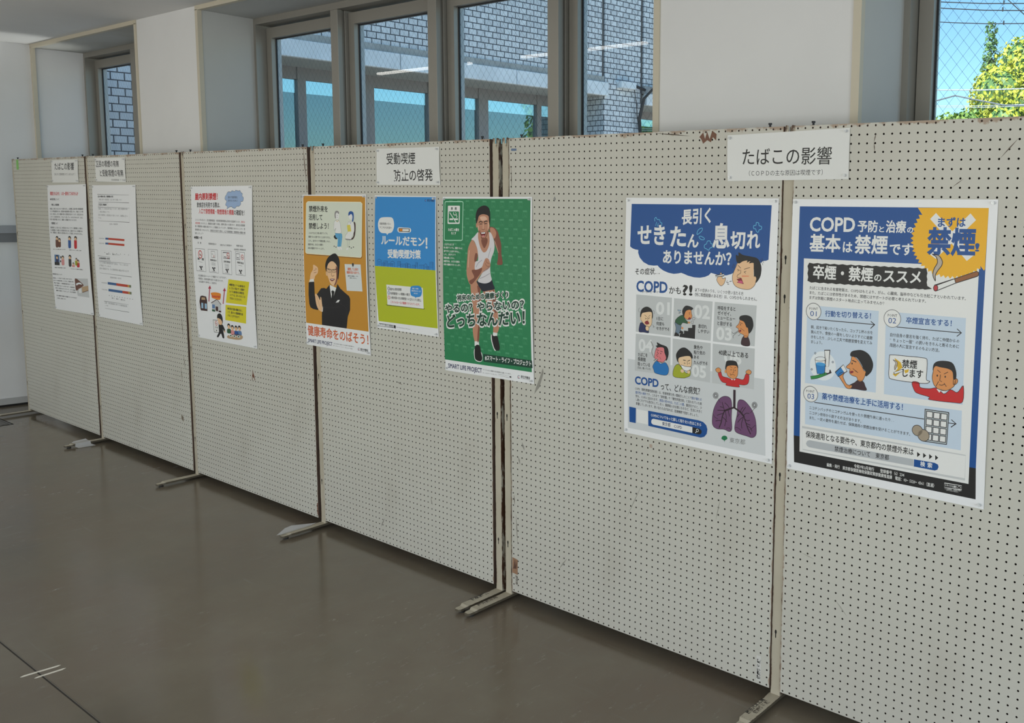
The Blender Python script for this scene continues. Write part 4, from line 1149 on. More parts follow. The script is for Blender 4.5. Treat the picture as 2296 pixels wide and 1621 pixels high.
   ('B','tank',6,[1756,5488,1946,5625,2142,5786,2153,5557,2259,5237,2389,5053,2498,5003,2638,5059,2772,5258,2819,5482,2787,5786,2903,5765,3044,5539,3105,5296,3059,5047,2925,4795,2856,4469,2880,4148,2936,3947,2730,3820,2435,3781,2132,3847,2292,4063,2376,4243,1938,4294,1973,4598,2153,4682,2122,5057,2000,5327,1890,5448]),
   ('L','tank_d',7,25,0,1,[2895,5188,2782,4936,2744,4811]),
   ('L','tank_d',7,30,0,1,[2442,4247,2664,4359,2830,4492]),
   ('L','tank_d',7,25,0,1,[2253,3960,2513,4051,2826,4194]),
   ('L','tank_d',7,25,0,1,[2037,4400,2151,4557,2376,4693]),
   ('B','skin_b',7,[1786,5464,1949,5375,2094,5155,2142,4907,2094,4705,1988,4599,1953,4320,2110,4314,2364,4413,2485,4624,2597,4774,2765,4752,2871,4524,2745,4364,2390,4189,2141,3928,1958,3740,1724,3664,1575,3802,1467,4141,1517,4778,1577,5159]),
   ('B','skin_d',8,[2009,4951,2120,4906,2087,4704,1973,4598,1930,4722]),
   ('B','skin_d',8,[1772,4260,2110,4304,2371,4393,2331,4216,2067,3949,1762,3702,1621,3820,1918,3990]),
   ('L','skin_d',9,17,0,1,[2615,4705,2668,4608,2814,4591]),
   ('L','skin_d',9,17,0,1,[2576,4579,2648,4483,2794,4466]),
   ('L','skin_l',9,35,0,1,[1635,5036,1592,4731,1570,4375]),
   ('B','skin_b',8,[2123,6451,2441,6544,2775,6489,2829,6171,2767,5874,2617,5598,2462,5498,2308,5582,2172,5832,2081,6153]),
   ('O','skin_b',8,[2065,6053,44,95]),
   ('B','skin_d',9,[2172,5857,2310,5662,2323,5563,2462,5503,2617,5598,2767,5874,2724,5922,2592,5622,2463,5568,2353,5614,2253,5834]),
   ('B','skin_l',9,[2255,6380,2549,6411,2656,6290,2363,6246]),
   ('B','skin_l',9,[2123,6029,2175,6031,2194,5832,2158,5856]),
   ('B','skin_l',9,[2727,6169,2770,6145,2752,5898,2708,5873]),
   ('B','black',10,[2043,6127,2004,6424,2105,6674,2320,6801,2555,6834,2764,6734,2848,6490,2827,6073,2772,6268,2731,6439,2440,6495,2204,6428,2127,6253]),
   ('L','black',10,35,0,1,[2207,6166,2289,6212,2399,6180]),
   ('L','black',10,35,0,1,[2494,6183,2590,6229,2684,6227]),
   ('L','black',10,27,0,0,[2243,6107,2383,6115]),
   ('L','black',10,27,0,0,[2515,6124,2654,6137]),
   ('L','skin_l',10,35,0,0,[2456,6112,2446,5939]),
   ('L','skin_d',10,20,0,1,[2365,5912,2446,5885,2534,5917]),
   ('L','skin_d',10,17,0,0,[2302,5860,2252,5760]),
   ('L','skin_d',10,17,0,0,[2606,5879,2649,5792]),
   ('B','red_d',10,[2297,5776,2444,5805,2591,5800,2567,5666,2463,5593,2346,5653]),
   ('P','white',11,[2326,5777,2569,5799,2553,5744,2355,5723]),
   ('B','pink',11,[2361,5644,2464,5667,2545,5660,2463,5608]),
   ('P','dark',2,[3847,238,3939,239,3939,179,3846,178]),
   ('L','navy',2,17,0,1,[4414,231,4387,211,4355,203,4324,209,4303,227,4295,254,4303,283,4325,308,4356,321,4388,321,4414,308]),
   ('O','red',2,[4354,256,21,21]),
  ],
  'body_lettering': [
   ('T','green_d',5,'禁\u3000煙',[509,6633,861,6636,102],0.03),
   ('T','white',5,'これまでたばこを',[91,5186,692,5202,78],0.02),
   ('T','white',5,'吸い続けていても、禁煙するのに',[80,5057,1225,5069,77],0.02),
   ('T','white',5,'遅すぎることはありません。',[76,4917,1023,4930,78],0.02),
   ('T','white',5,'しかし、自分ひとりで',[73,4782,800,4790,78],0.02),
   ('T','white',5,'禁煙は難しいもの。',[70,4642,746,4649,78],0.02),
   ('T','white',5,'禁煙外来は、あなたの禁煙と',[67,4502,1065,4517,78],0.02),
   ('T','white',5,'未来の健康をサポートします。',[64,4372,1116,4381,78],0.02),
   ('T','dark',2,'すべての人の健康な生活習慣を応援しています。',[2326,278,3933,299,51],0.01),
   ('T','dark',2,'詳しくは公式サイトをご覧ください。',[2297,156,3173,173,41],0.0),
   ('L','gray',2,5,1,0,[3210,234,3811,238,3811,173,3209,178]),
   ('T','dark',2,'厚生労働省',[4474,237,4979,242,105],0.02),
   ('L','dark',2,5,0,0,[4467,212,4972,217]),
  ],
  'title_lettering': [
   ('T','white',5,'たばこの煙を',[349,5777,1017,5789,107],0.03),
   ('T','white',5,'なくす',[534,5639,837,5641,108],0.03),
   ('T','white',12,'将来のための健康づくり',[812,2932,3900,3296,280],0.085),
   ('T','green_d',14,'将来のための健康づくり',[867,2968,3851,3322,217],0.035),
   ('T','white',12,'やるの？やらないの？',[41,2365,4751,2927,399],0.1),
   ('T','green_d',14,'やるの？やらないの？',[98,2401,4703,2952,336],0.035),
   ('T','white',12,'どっちなんだい！',[147,1764,4781,2336,579],0.085),
   ('T','green_d',14,'どっちなんだい！',[204,1801,4733,2361,515],0.035),
   ('T','white',4,'#スマート・ライフ・プロジェクト',[2452,713,5064,769,194],0.03),
   ('T','navy',2,'SMART LIFE PROJECT',[182,133,2253,166,192],0.02),
  ],
 }),
 'P7': (0.5798, 0.7827, [[20,8282],[6072,8316],[6060,0],[0,36]], {
  'colour_print': [
   ('P','royal',1,[270,8074,5828,8106,5775,6428,5691,6394,5584,6380,5345,6210,4522,5966,4411,5905,4242,5857,4042,5845,3840,5862,3636,5903,3556,5821,3404,5756,3198,5717,2960,5717,2718,5757,2565,5802,2443,5834,2321,5808,2136,5782,1918,5804,1698,5867,1539,5946,1443,6028,1284,6010,1059,6021,831,6110,667,6255,593,6417,599,6514,467,6523,335,6559,235,6618]),
   ('P','pgray2',1,[179,2695,5741,2681,5823,221,178,226]),
   ('P','pgray',2,[540,4980,2081,4977,2051,3689,537,3687]),
   ('P','pgray',2,[2165,4971,3728,4978,3677,3683,2132,3684]),
   ('P','pgray',2,[3810,4972,5400,4977,5358,3683,3765,3675]),
   ('P','pgray',2,[538,3617,2046,3630,2041,2330,495,2310]),
   ('P','pgray',2,[2130,3608,3684,3611,3676,2301,2129,2329]),
   ('P','pgray',2,[3758,3606,5366,3612,5362,2303,3756,2299]),
   ('P','royal',3,[239,996,542,992,531,447,244,450]),
   ('P','white',3,[573,960,1076,951,1075,483,578,484]),
   ('P','royal',3,[1089,976,3231,968,3412,939,3540,849,3585,716,3558,561,3458,444,3315,394,1096,439]),
   ('P','white',4,[1315,725,2975,701,2972,497,1298,518,1232,560,1224,638,1256,695]),
   ('P','black',4,[2981,694,3255,692,3340,651,3359,593,3324,522,3240,488,2978,493]),
  ],
  'title_lettering': [
   ('T','white',2,'長引く',[2416,7423,3573,7515,462],0.03),
   ('T','white',2,'せき',[551,6690,1754,6717,653],0.03),
   ('T','white',2,'た',[1955,6670,2610,6689,662],0.03),
   ('T','white',2,'ん',[2665,6675,3120,6684,438],0.03),
   ('T','white',2,'息',[3648,6705,4324,6724,728],0.03),
   ('T','white',2,'切',[4349,6720,4910,6729,523],0.03),
   ('T','white',2,'れ',[4965,6739,5455,6748,539],0.03),
   ('T','white',2,'ありませんか？',[1669,6110,4410,6165,429],0.03),
   ('T','black',1,'その症状…',[476,5655,1533,5727,210],0.015),
   ('T','royal',1,'COPD',[538,5089,1885,5132,385],0.03),
   ('T','black',1,'かも',[1954,5102,2443,5117,240],0.015),
   ('T','black',1,'?!',[2504,5107,2917,5122,346],0.03),
   ('T','num',3,'01',[1408,4377,1996,4402,431],0.03),
   ('T','num',3,'02',[3008,4399,3632,4399,447],0.03),
   ('T','num',3,'03',[3892,3766,4495,3784,418],0.03),
   ('T','num',3,'04',[663,3037,1274,3060,428],0.03),
   ('T','num',3,'05',[2937,2428,3514,2436,412],0.03),
   ('T','num',3,'06',[4209,3041,4881,3038,417],0.03),
   ('T','royal',3,'COPD',[500,1852,1545,1865,284],0.035),
   ('T','black',3,'って、どんな病気？',[1636,1789,3275,1831,237],0.015),
   ('T','gray3',4,'東京都',[4460,423,5064,448,163],0.0),
  ],
  'illustration_print': [
   ('L','cyan',2,22,0,1,[1296,7511,1279,7592,1342,7634,1390,7570,1485,7562,1524,7479,1597,7446,1569,7366]),
   ('L','cyan',2,22,1,1,[3052,7119,3079,7252,3196,7328,3255,7315,3222,7227]),
   ('L','cyan',2,22,1,1,[3128,7041,3201,7068,3335,7008,3321,6959,3203,6967]),
   ('L','cyan',2,22,1,1,[3469,6919,3571,6923,3601,6847,3674,6826,3665,6732,3578,6702,3519,6628,3430,6672,3356,6696,3354,6790,3430,6831]),
   ('L','cyan',2,21,1,1,[5296,7562,5380,7550,5398,7471,5490,7439,5476,7356,5412,7345,5371,7263,5303,7295,5276,7364,5206,7373,5203,7463,5284,7479]),
   ('L','cyan',2,20,0,0,[1375,7480,1329,7362]),
   ('L','cyan',2,20,0,0,[1442,7437,1399,7341]),
   ('B','hair',2,[4655,6268,4576,6523,4666,6499,4675,6612,4843,6535,5147,6498,5393,6440,5524,6220,5520,5965,5449,5798,5343,5684,5276,5741,5237,6204,5067,6429]),
   ('B','skin',3,[4660,6291,4553,6074,4469,5856,4496,5644,4646,5507,4926,5455,5146,5479,5302,5607,5347,5754,5281,5764,5254,5972,5246,6251,5205,6366,4930,6375]),
   ('O','skin',4,[5302,5812,54,74]),
   ('B','hair',4,[4632,6314,4680,6398,4956,6447,5232,6390,5261,6299,5196,6307,5070,6284,5118,6352,4987,6303,5008,6365,4848,6336,4706,6258]),
   ('L','line',5,14,0,1,[4660,6291,4553,6074,4469,5856,4496,5644,4646,5507,4926,5455,5146,5479,5302,5607,5347,5754]),
   ('L','line',5,16,0,0,[4671,6198,4770,6118]),
   ('L','line',5,16,0,0,[5107,6155,4904,6088]),
   ('L','line',5,16,0,0,[4646,6074,4722,6045,4656,6018]),
   ('L','line',5,16,0,0,[4972,6031,4901,5999,4957,5965]),
   ('L','line',5,14,0,1,[4766,6062,4774,5963,4664,5891,4655,5820,4784,5804]),
   ('P','blush',4,[4821,5891,5086,5897,5081,5864,4822,5839]),
   ('P','mouth',5,[4623,5756,4806,5810,4900,5618,4642,5649,4697,5704]),
   ('B','pink_d',6,[4686,5689,4808,5721,4866,5639,4698,5652]),
   ('B','skin',2,[3867,5705,3978,5870,4011,5934,4058,5903,4090,5743,4204,5773,4162,5599,4050,5506,3951,5561]),
   ('L','line',3,14,1,1,[3867,5705,3978,5870,4011,5934,4058,5903,4090,5743,4204,5773,4162,5599,4050,5506,3951,5561]),
   ('P','white',4,[3812,5827,4155,5899,4145,5837,3819,5779]),
   ('L','line',5,14,1,0,[3812,5827,4155,5899,4145,5837,3819,5779]),
   ('L','line',2,14,0,1,[4274,5690,4253,5624,4315,5637,4294,5574,4345,5582]),
   ('L','line',2,19,0,0,[4360,5664,4433,5683]),
   ('L','line',2,12,0,0,[4502,6241,4448,6110]),
   ('L','line',2,12,0,0,[4550,6227,4497,6094]),
   ('L','line',2,12,0,0,[5496,6438,5577,6257]),
   ('L','line',2,12,0,0,[5541,6463,5613,6317]),
   ('B','navy',4,[679,3701,700,3910,764,4024,922,3982,1053,3865,1104,3703,892,3701]),
   ('L','line',5,13,1,1,[679,3701,700,3910,764,4024,922,3982,1053,3865,1104,3703,892,3701]),
   ('B','hair',5,[756,4147,728,4351,817,4512,1012,4595,1207,4529,1280,4371,1243,4190,1016,4247]),
   ('B','skin_c',6,[756,4173,793,4336,917,4392,1215,4427,1243,4215,1226,4009,1111,3896,938,3952,796,4073]),
   ('L','line',7,13,1,1,[756,4173,793,4336,917,4392,1215,4427,1243,4215,1226,4009,1111,3896,938,3952,796,4073]),
   ('O','skin_c',7,[763,4160,39,66]),
   ('L','line',8,13,0,0,[918,4300,1010,4246]),
   ('L','line',8,13,0,0,[1164,4316,1094,4259]),
   ('L','line',8,13,0,0,[945,4200,1011,4180,952,4159]),
   ('L','line',8,13,0,0,[1140,4222,1075,4196,1127,4180]),
   ('L','line',8,13,0,0,[1049,4234,1070,4123]),
   ('B','mouth',8,[927,4054,1050,4116,1123,4015,987,3977]),
   ('B','skin_c',8,[962,3882,1027,3930,1111,3896,1093,3777,989,3777]),
   ('L','line',9,13,1,1,[962,3882,1027,3930,1111,3896,1093,3777,989,3777]),
   ('L','line',4,10,0,1,[686,4527,648,4447,675,4372]),
   ('L','line',4,10,0,1,[1291,4500,1337,4448,1331,4371]),
   ('L','line',4,10,0,1,[1252,3991,1311,3966,1292,3913,1363,3940]),
   ('P','hair',4,[2412,3687,2431,3794,2600,3820,2598,3920,2766,3921,2764,4025,2931,4041,2929,4145,3061,4152,3046,3686]),
   ('B','slate',4,[2218,4165,2404,4122,2480,4024,2373,3763,2246,3796,2265,3979]),
   ('L','line',5,13,1,1,[2218,4165,2404,4122,2480,4024,2373,3763,2246,3796,2265,3979]),
   ('P','hair',5,[2188,3695,2218,3811,2298,3826,2404,3754,2405,3711]),
   ('P','hair',5,[2410,3817,2445,3920,2568,3882,2555,3781]),
   ('B','dgreen',6,[2230,4181,2333,4335,2543,4433,2637,4312,2746,4222,2731,4166,2548,4180,2442,4090]),
   ('L','line',7,13,1,1,[2230,4181,2333,4335,2543,4433,2637,4312,2746,4222,2731,4166,2548,4180,2442,4090]),
   ('O','skin_d2',7,[2794,4207,55,35]),
   ('B','hair',6,[2553,4404,2519,4600,2675,4762,2955,4705,2878,4620,2769,4621,2665,4488,2609,4384]),
   ('B','skin_o',7,[2596,4403,2666,4583,2853,4637,2898,4503,2923,4436,2871,4333,2729,4300,2606,4359]),
   ('L','line',8,12,1,1,[2596,4403,2666,4583,2853,4637,2898,4503,2923,4436,2871,4333,2729,4300,2606,4359]),
   ('B','mouth',9,[2759,4343,2840,4389,2871,4333,2780,4310]),
   ('L','line',9,12,0,0,[2786,4533,2837,4552]),
   ('O','line',9,[2813,4496,13,18]),
   ('O','skin_o',7,[2530,3998,42,39]),
   ('B','pgray',5,[2931,4350,2984,4399,3039,4379,3022,4319,2956,4318]),
   ('L','line',6,10,1,1,[2931,4350,2984,4399,3039,4379,3022,4319,2956,4318]),
   ('B','pgray',5,[2873,4229,2926,4278,2981,4258,2964,4197,2898,4196]),
   ('L','line',6,10,1,1,[2873,4229,2926,4278,2981,4258,2964,4197,2898,4196]),
   ('B','lblue',4,[2326,4589,2464,4586,2388,4550]),
   ('L','line',5,10,1,1,[2326,4589,2464,4586,2388,4550]),
   ('B','lblue',4,[2367,4483,2453,4530,2423,4493]),
   ('L','line',5,10,1,1,[2367,4483,2453,4530,2423,4493]),
   ('B','maroon',4,[4870,3683,4888,3891,4991,3982,5120,3938,5171,3686]),
   ('L','line',5,12,1,1,[4870,3683,4888,3891,4991,3982,5120,3938,5171,3686]),
   ('B','skin_o',5,[4806,4478,4753,4350,4649,4231,4734,4191,4742,4091,4828,4042,4941,4001,4970,3923,5103,3955,5126,4128,5084,4266,4952,4444]),
   ('L','line',6,12,1,1,[4806,4478,4753,4350,4649,4231,4734,4191,4742,4091,4828,4042,4941,4001,4970,3923,5103,3955,5126,4128,5084,4266,4952,4444]),
   ('B','hair',7,[4766,4494,4808,4598,5030,4645,5225,4586,5296,4380,5262,4212,5161,4075,5115,4127,5096,4244,5040,4262,4952,4415,4840,4458]),
   ('B','mouth',8,[4758,4126,4842,4158,4832,4100,4770,4094]),
   ('O','line',8,[4815,4317,14,21]),
   ('L','line',8,14,0,0,[4791,4382,4887,4362]),
   ('L','line',8,10,0,0,[4818,4213,4965,4132]),
   ('L','line',4,12,0,1,[4483,4066,4541,4014,4625,4042,4714,4112]),
   ('L','line',4,12,0,1,[4556,3862,4543,3928,4626,4008,4737,4091]),
   ('L','line',4,12,0,1,[4740,3957,4823,4013]),
   ('B','sweater_blue',4,[1290,2572,1443,2760,1649,2697,1839,2750,1974,2557,1877,2325,1413,2334,1331,2453]),
   ('L','line',5,13,1,1,[1290,2572,1443,2760,1649,2697,1839,2750,1974,2557,1877,2325,1413,2334,1331,2453]),
   ('P','white',6,[1504,2757,1633,2695,1712,2743,1648,2761]),
   ('B','hair',5,[1497,3217,1410,3280,1487,3314,1460,3408,1639,3355,1894,3295,1966,3115,1937,2934,1857,2823,1707,3036]),
   ('B','flush',6,[1412,3152,1513,3240,1752,3255,1795,3097,1868,2901,1712,2740,1520,2759,1364,2869]),
   ('L','line',7,13,1,1,[1412,3152,1513,3240,1752,3255,1795,3097,1868,2901,1712,2740,1520,2759,1364,2869]),
   ('L','line',8,18,0,0,[1450,3148,1547,3141]),
   ('L','line',8,18,0,0,[1617,3123,1706,3107]),
   ('O','line',8,[1490,3073,16,23]),
   ('O','line',8,[1637,3043,16,23]),
   ('L','line',8,13,0,1,[1548,3044,1453,2961,1524,2923]),
   ('L','line',8,10,0,0,[1582,2920,1647,2835]),
   ('P','white',8,[1333,2768,1493,2853,1519,2830,1359,2745]),
   ('L','line',9,10,1,0,[1333,2768,1493,2853,1519,2830,1359,2745]),
   ('L','gray2',4,36,0,1,[1208,3403,1301,3248,1239,3061,1338,2866]),
   ('B','hair',5,[2355,2830,2279,3074,2443,3293,2670,3348,2916,3195,2968,3026,2828,3035,2461,2994]),
   ('B','skin_c',6,[2369,2908,2460,3014,2845,3092,2927,2922,2876,2716,2621,2630,2440,2739]),
   ('L','line',7,13,1,1,[2369,2908,2460,3014,2845,3092,2927,2922,2876,2716,2621,2630,2440,2739]),
   ('B','olive',4,[2173,2327,2212,2636,2372,2761,2528,2649,2715,2495,2872,2615,2869,2439,2718,2355,2571,2311]),
   ('L','line',5,13,1,1,[2173,2327,2212,2636,2372,2761,2528,2649,2715,2495,2872,2615,2869,2439,2718,2355,2571,2311]),
   ('B','white',8,[2483,2744,2681,2722,2931,2717,2775,2578,2591,2601]),
   ('L','line',9,13,1,1,[2483,2744,2681,2722,2931,2717,2775,2578,2591,2601]),
   ('L','hair',8,23,0,0,[2585,2927,2677,2923]),
   ('L','hair',8,22,0,0,[2784,2915,2854,2953]),
   ('L','line',8,13,0,0,[2617,2841,2667,2826,2618,2805]),
   ('L','line',8,12,0,0,[2855,2863,2807,2838,2844,2822]),
   ('L','line',8,13,0,0,[2744,2926,2759,2792]),
   ('O','skin_c',9,[2545,2550,74,60]),
   ('O','skin_c',9,[2806,2557,61,65]),
   ('B','sweater_red',4,[3986,2643,4095,2715,4162,2577,4376,2550,4520,2525,4717,2579,4957,2566,5045,2750,5168,2751,5152,2486,5004,2394,4801,2382,4798,2299,4319,2294,4311,2361,4119,2405]),
   ('L','line',5,12,1,1,[3986,2643,4095,2715,4162,2577,4376,2550,4520,2525,4717,2579,4957,2566,5045,2750,5168,2751,5152,2486,5004,2394,4801,2382,4798,2299,4319,2294,4311,2361,4119,2405]),
   ('B','skin_o',5,[3884,2758,3993,2840,4093,2788,4084,2709,3974,2671]),
   ('L','line',6,12,1,1,[3884,2758,3993,2840,4093,2788,4084,2709,3974,2671]),
   ('B','skin_o',5,[5054,2843,5158,2913,5259,2858,5206,2766,5078,2769]),
   ('L','line',6,12,1,1,[5054,2843,5158,2913,5259,2858,5206,2766,5078,2769]),
   ('B','hair',5,[4278,2811,4285,3006,4351,3111,4647,3131,4741,3011,4738,2891,4510,2912]),
   ('B','skin_o',6,[4301,2813,4355,2937,4594,2989,4731,2948,4743,2698,4650,2561,4519,2544,4363,2626]),
   ('L','line',7,12,1,1,[4301,2813,4355,2937,4594,2989,4731,2948,4743,2698,4650,2561,4519,2544,4363,2626]),
   ('O','skin_o',7,[4279,2748,40,59]),
   ('P','white',6,[4485,2540,4532,2487,4576,2542,4623,2494,4667,2558]),
   ('L','line',8,12,0,0,[4436,2932,4528,2904]),
   ('L','line',8,12,0,0,[4686,2942,4613,2900]),
   ('L','line',8,12,0,0,[4574,2861,4600,2753,4549,2732]),
   ('L','line',8,12,0,0,[4476,2660,4573,2696,4630,2660]),
   ('L','line',8,12,0,0,[4452,2711,4488,2642]),
   ('O','line',8,[4490,2827,14,20]),
   ('O','line',8,[4649,2827,14,20]),
   ('L','white',5,18,1,0,[3223,622,3216,596,3197,576,3171,568,3148,576,3134,595,3134,621,3148,645,3172,659,3197,658,3216,643]),
   ('L','white',5,23,0,0,[3142,568,3106,527]),
   ('B','purple',3,[4304,1934,4472,1889,4534,1698,4527,1256,4547,891,4446,786,4242,827,3980,799,3816,868,3774,1041,3820,1396,3954,1688,4120,1869]),
   ('L','line',4,15,1,1,[4304,1934,4472,1889,4534,1698,4527,1256,4547,891,4446,786,4242,827,3980,799,3816,868,3774,1041,3820,1396,3954,1688,4120,1869]),
   ('B','purple',3,[4875,1905,5045,1868,5274,1660,5420,1393,5472,1089,5462,846,5326,731,5102,747,4761,789,4656,884,4668,1082,4740,1411,4752,1729,4792,1856]),
   ('L','line',4,14,1,1,[4875,1905,5045,1868,5274,1660,5420,1393,5472,1089,5462,846,5326,731,5102,747,4761,789,4656,884,4668,1082,4740,1411,4752,1729,4792,1856]),
   ('L','lungline',5,92,0,0,[4631,2159,4633,1614]),
   ('L','lungline',5,58,0,1,[4627,1613,4457,1540,4257,1446]),
   ('L','lungline',5,58,0,1,[4639,1601,4857,1497,5001,1373]),
   ('L','lungline',5,37,0,1,[4257,1446,4174,1251,4132,1047,4055,861]),
   ('L','lungline',5,36,0,1,[5001,1373,5092,1149,5163,990,5256,846]),
   ('L','lungline',5,22,0,1,[4257,1446,4201,1600,4164,1718]),
   ('L','lungline',5,22,0,1,[4257,1451,4112,1439,3984,1425]),
   ('L','lungline',5,22,0,1,[4457,1540,4368,1649,4269,1708]),
   ('L','lungline',5,22,0,1,[4216,1356,4086,1307,3970,1255]),
   ('L','lungline',5,22,0,1,[4175,1227,4278,1168,4352,1101]),
   ('L','lungline',5,22,0,1,[4287,1416,4326,1225,4269,945]),
   ('L','lungline',5,22,0,1,[4149,1094,4032,1091,3915,1058]),
   ('L','lungline',5,22,0,1,[4400,1507,4414,1411,4451,1298]),
   ('L','lungline',5,22,0,1,[4197,1550,4080,1558]),
   ('L','lungline',5,22,0,1,[4915,1462,4980,1568,5056,1676]),
   ('L','lungline',5,22,0,1,[4886,1491,4895,1580,4966,1668]),
   ('L','lungline',5,22,0,1,[5000,1416,5083,1487,5194,1499]),
   ('L','lungline',5,22,0,1,[4974,1344,4863,1259,4775,1148]),
   ('L','lungline',5,22,0,1,[4980,1326,4912,1121,4933,973]),
   ('L','lungline',5,22,0,1,[5046,1283,5131,1252,5217,1280]),
   ('L','lungline',5,22,0,1,[5080,1167,5176,1138,5238,1128]),
   ('L','lungline',5,22,0,1,[5133,1078,5262,1031,5309,942]),
   ('L','lungline',5,22,0,1,[4748,1315,4814,1422]),
   ('L','lungline',5,15,0,1,[3816,1271,3871,1180,3996,1140]),
   ('L','lungline',5,15,0,1,[4328,875,4443,909,4508,845]),
   ('L','lungline',5,15,0,1,[4677,946,4757,969,4901,894]),
   ('L','lungline',5,14,0,1,[5426,1154,5345,1068,5241,979]),
   ('L','line',4,12,1,1,[3834,1816,3797,1894,3841,1979,3931,2006,4000,1955,3995,1864,3921,1803]),
   ('L','line',4,12,1,1,[3913,1981,3971,1950,3977,1884,3927,1832,3859,1833,3824,1887,3849,1953]),
   ('L','line',4,12,1,1,[3845,1895,3866,1943,3915,1960,3955,1934,3955,1884,3916,1849,3867,1854]),
   ('L','line',4,12,1,1,[3909,1868,3878,1873,3866,1901,3882,1930,3914,1939,3937,1920,3935,1888]),
   ('L','line',4,12,1,1,[5328,1713,5293,1789,5333,1872,5418,1898,5483,1849,5479,1761,5410,1701]),
   ('L','line',4,12,1,1,[5402,1874,5456,1844,5462,1780,5415,1729,5351,1730,5318,1783,5341,1847]),
   ('L','line',4,12,1,1,[5338,1790,5357,1837,5404,1853,5441,1828,5441,1780,5405,1745,5358,1750]),
   ('L','line',4,12,1,1,[5398,1764,5369,1769,5357,1796,5372,1825,5402,1833,5424,1815,5422,1784]),
   ('L','line',4,12,0,0,[3998,1817,4089,1692]),
   ('L','line',4,12,0,0,[5395,1693,5244,1521]),
   ('B','gingko',4,[4145,494,4172,573,4259,619,4352,603,4377,533,4308,482,4274,446,4264,390,4251,447,4210,470]),
  ],
  'body_lettering': [
   ('T','dark',3,'シーオーピーディー',[798,5046,1570,5095,87],0.02),
   ('T','dark',1,'以下の症状のうち、いくつか思い当たる方',[3013,5251,4898,5255,113],0.01),
   ('T','dark',1,'（特に喫煙経験のある方）は、COPDかもしれません。',[3007,5094,5408,5114,117],0.01),
   ('T','black',4,'1日に',[1443,4167,1723,4171,116],0.018),
   ('T','black',4,'何度も',[1432,3992,1770,3998,117],0.018),
   ('T','black',4,'せきがでる',[1428,3829,1992,3842,117],0.018),
   ('T','black',4,'息切れ',[3171,4063,3519,4067,123],0.018),
   ('T','black',4,'しやすい',[3174,3901,3619,3905,123],0.018),
   ('T','black',4,'呼吸をすると',[3932,4721,4614,4738,125],0.018),
   ('T','black',4,'ゼイゼイ、',[3932,4566,4448,4567,121],0.018),
   ('T','black',4,'ヒューヒュー',[3930,4411,4610,4423,121],0.018),
   ('T','black',4,'と音がする',[3928,4227,4490,4230,125],0.018),
   ('T','black',4,'たばこを',[639,2834,1056,2850,125],0.018),
   ('T','black',4,'長期間',[627,2681,973,2680,125],0.018),
   ('T','black',4,'吸っている',[629,2509,1168,2521,125],0.018),
   ('T','black',4,'（又は、吸っていた）',[617,2398,1205,2412,73],0.018),
   ('T','black',4,'黄色や',[3004,3349,3364,3358,124],0.018),
   ('T','black',4,'粘り気の',[3007,3175,3463,3191,124],0.018),
   ('T','black',4,'ある',[3010,3021,3224,3026,114],0.018),
   ('T','black',4,'たんがでる',[3014,2837,3570,2858,119],0.018),
   ('T','black',4,'40歳以上である',[3996,3260,5126,3272,171],0.018),
   ('T',[('COPD（慢性閉塞性肺疾患）は、有害物質を長い間吸引したことで','dark'),('肺が壊れる','royal')],3,'',[505,1637,3344,1635,94],0.012),
   ('T',[('進行性の病気','royal'),('です。これまで「肺気腫」や「慢性気管支炎」と言われていた病','dark')],3,'',[520,1502,3347,1496,94],0.012),
   ('T',[('気も、COPDに含まれます。','dark'),('原因の約90%は、たばこの煙','royal'),('。重症化すると、少','dark')],3,'',[528,1371,3362,1358,95],0.012),
   ('T',[('し動くだけでも息切れしてしまい、酸素吸入が必要になるなど、生活に大きく','dark')],3,'',[543,1241,3359,1227,95],0.012),
   ('T',[('影響してしまいます。思い当たる点があれば、医療機関で受診しましょう。','dark')],3,'',[551,1105,3211,1079,95],0.012),
   ('T','white',4,'COPDについてもっと詳しく知りたい方はこちら',[1206,789,3338,771,110],0.02),
   ('T','navy',5,'東京都',[1699,551,2062,552,129],0.01),
   ('T','navy',5,'COPD',[2201,553,2546,552,113],0.01),
  ],
 }),
 'P8': (1.2359, 0.7791, [[0,8335],[6137,8381],[6178,3],[43,0]], {
  'colour_print': [
   ('P','royal',1,[247,8120,5903,8157,5917,1112,267,1095]),
   ('P','black',1,[267,1095,5917,1112,5947,241,294,247]),
   ('P','white',2,[455,6569,5737,6596,5735,635,480,619]),
   ('P','sun',3,[3948,8133,4089,7943,3982,7940,4020,7838,3914,7822,3964,7724,3859,7696,3920,7604,3819,7564,3889,7480,3794,7428,3873,7352,3784,7290,3871,7223,3789,7161,3883,7113,3809,7044,3908,7006,3845,6930,3948,6902,3895,6820,4001,6803,3958,6717,4066,6710,4036,6620,4143,6624,4125,6532,4231,6547,4224,6454,4328,6479,4333,6387,4433,6421,4450,6330,4545,6375,4573,6287,4661,6339,4701,6255,4781,6316,4831,6237,4903,6305,4963,6231,5025,6306,5094,6239,5146,6318,5223,6259,5265,6343,5348,6292,5379,6379,5467,6337,5487,6425,5580,6393,5589,6482,5685,6459,5682,6548,5781,6535,5767,6623,5871,6500,5895,6545,5903,8157]),
   ('P','white',4,[4475,8001,5571,6892,5395,6735,4317,7834]),
   ('P','white',5,[5424,8008,5584,7831,4532,6751,4347,6876]),
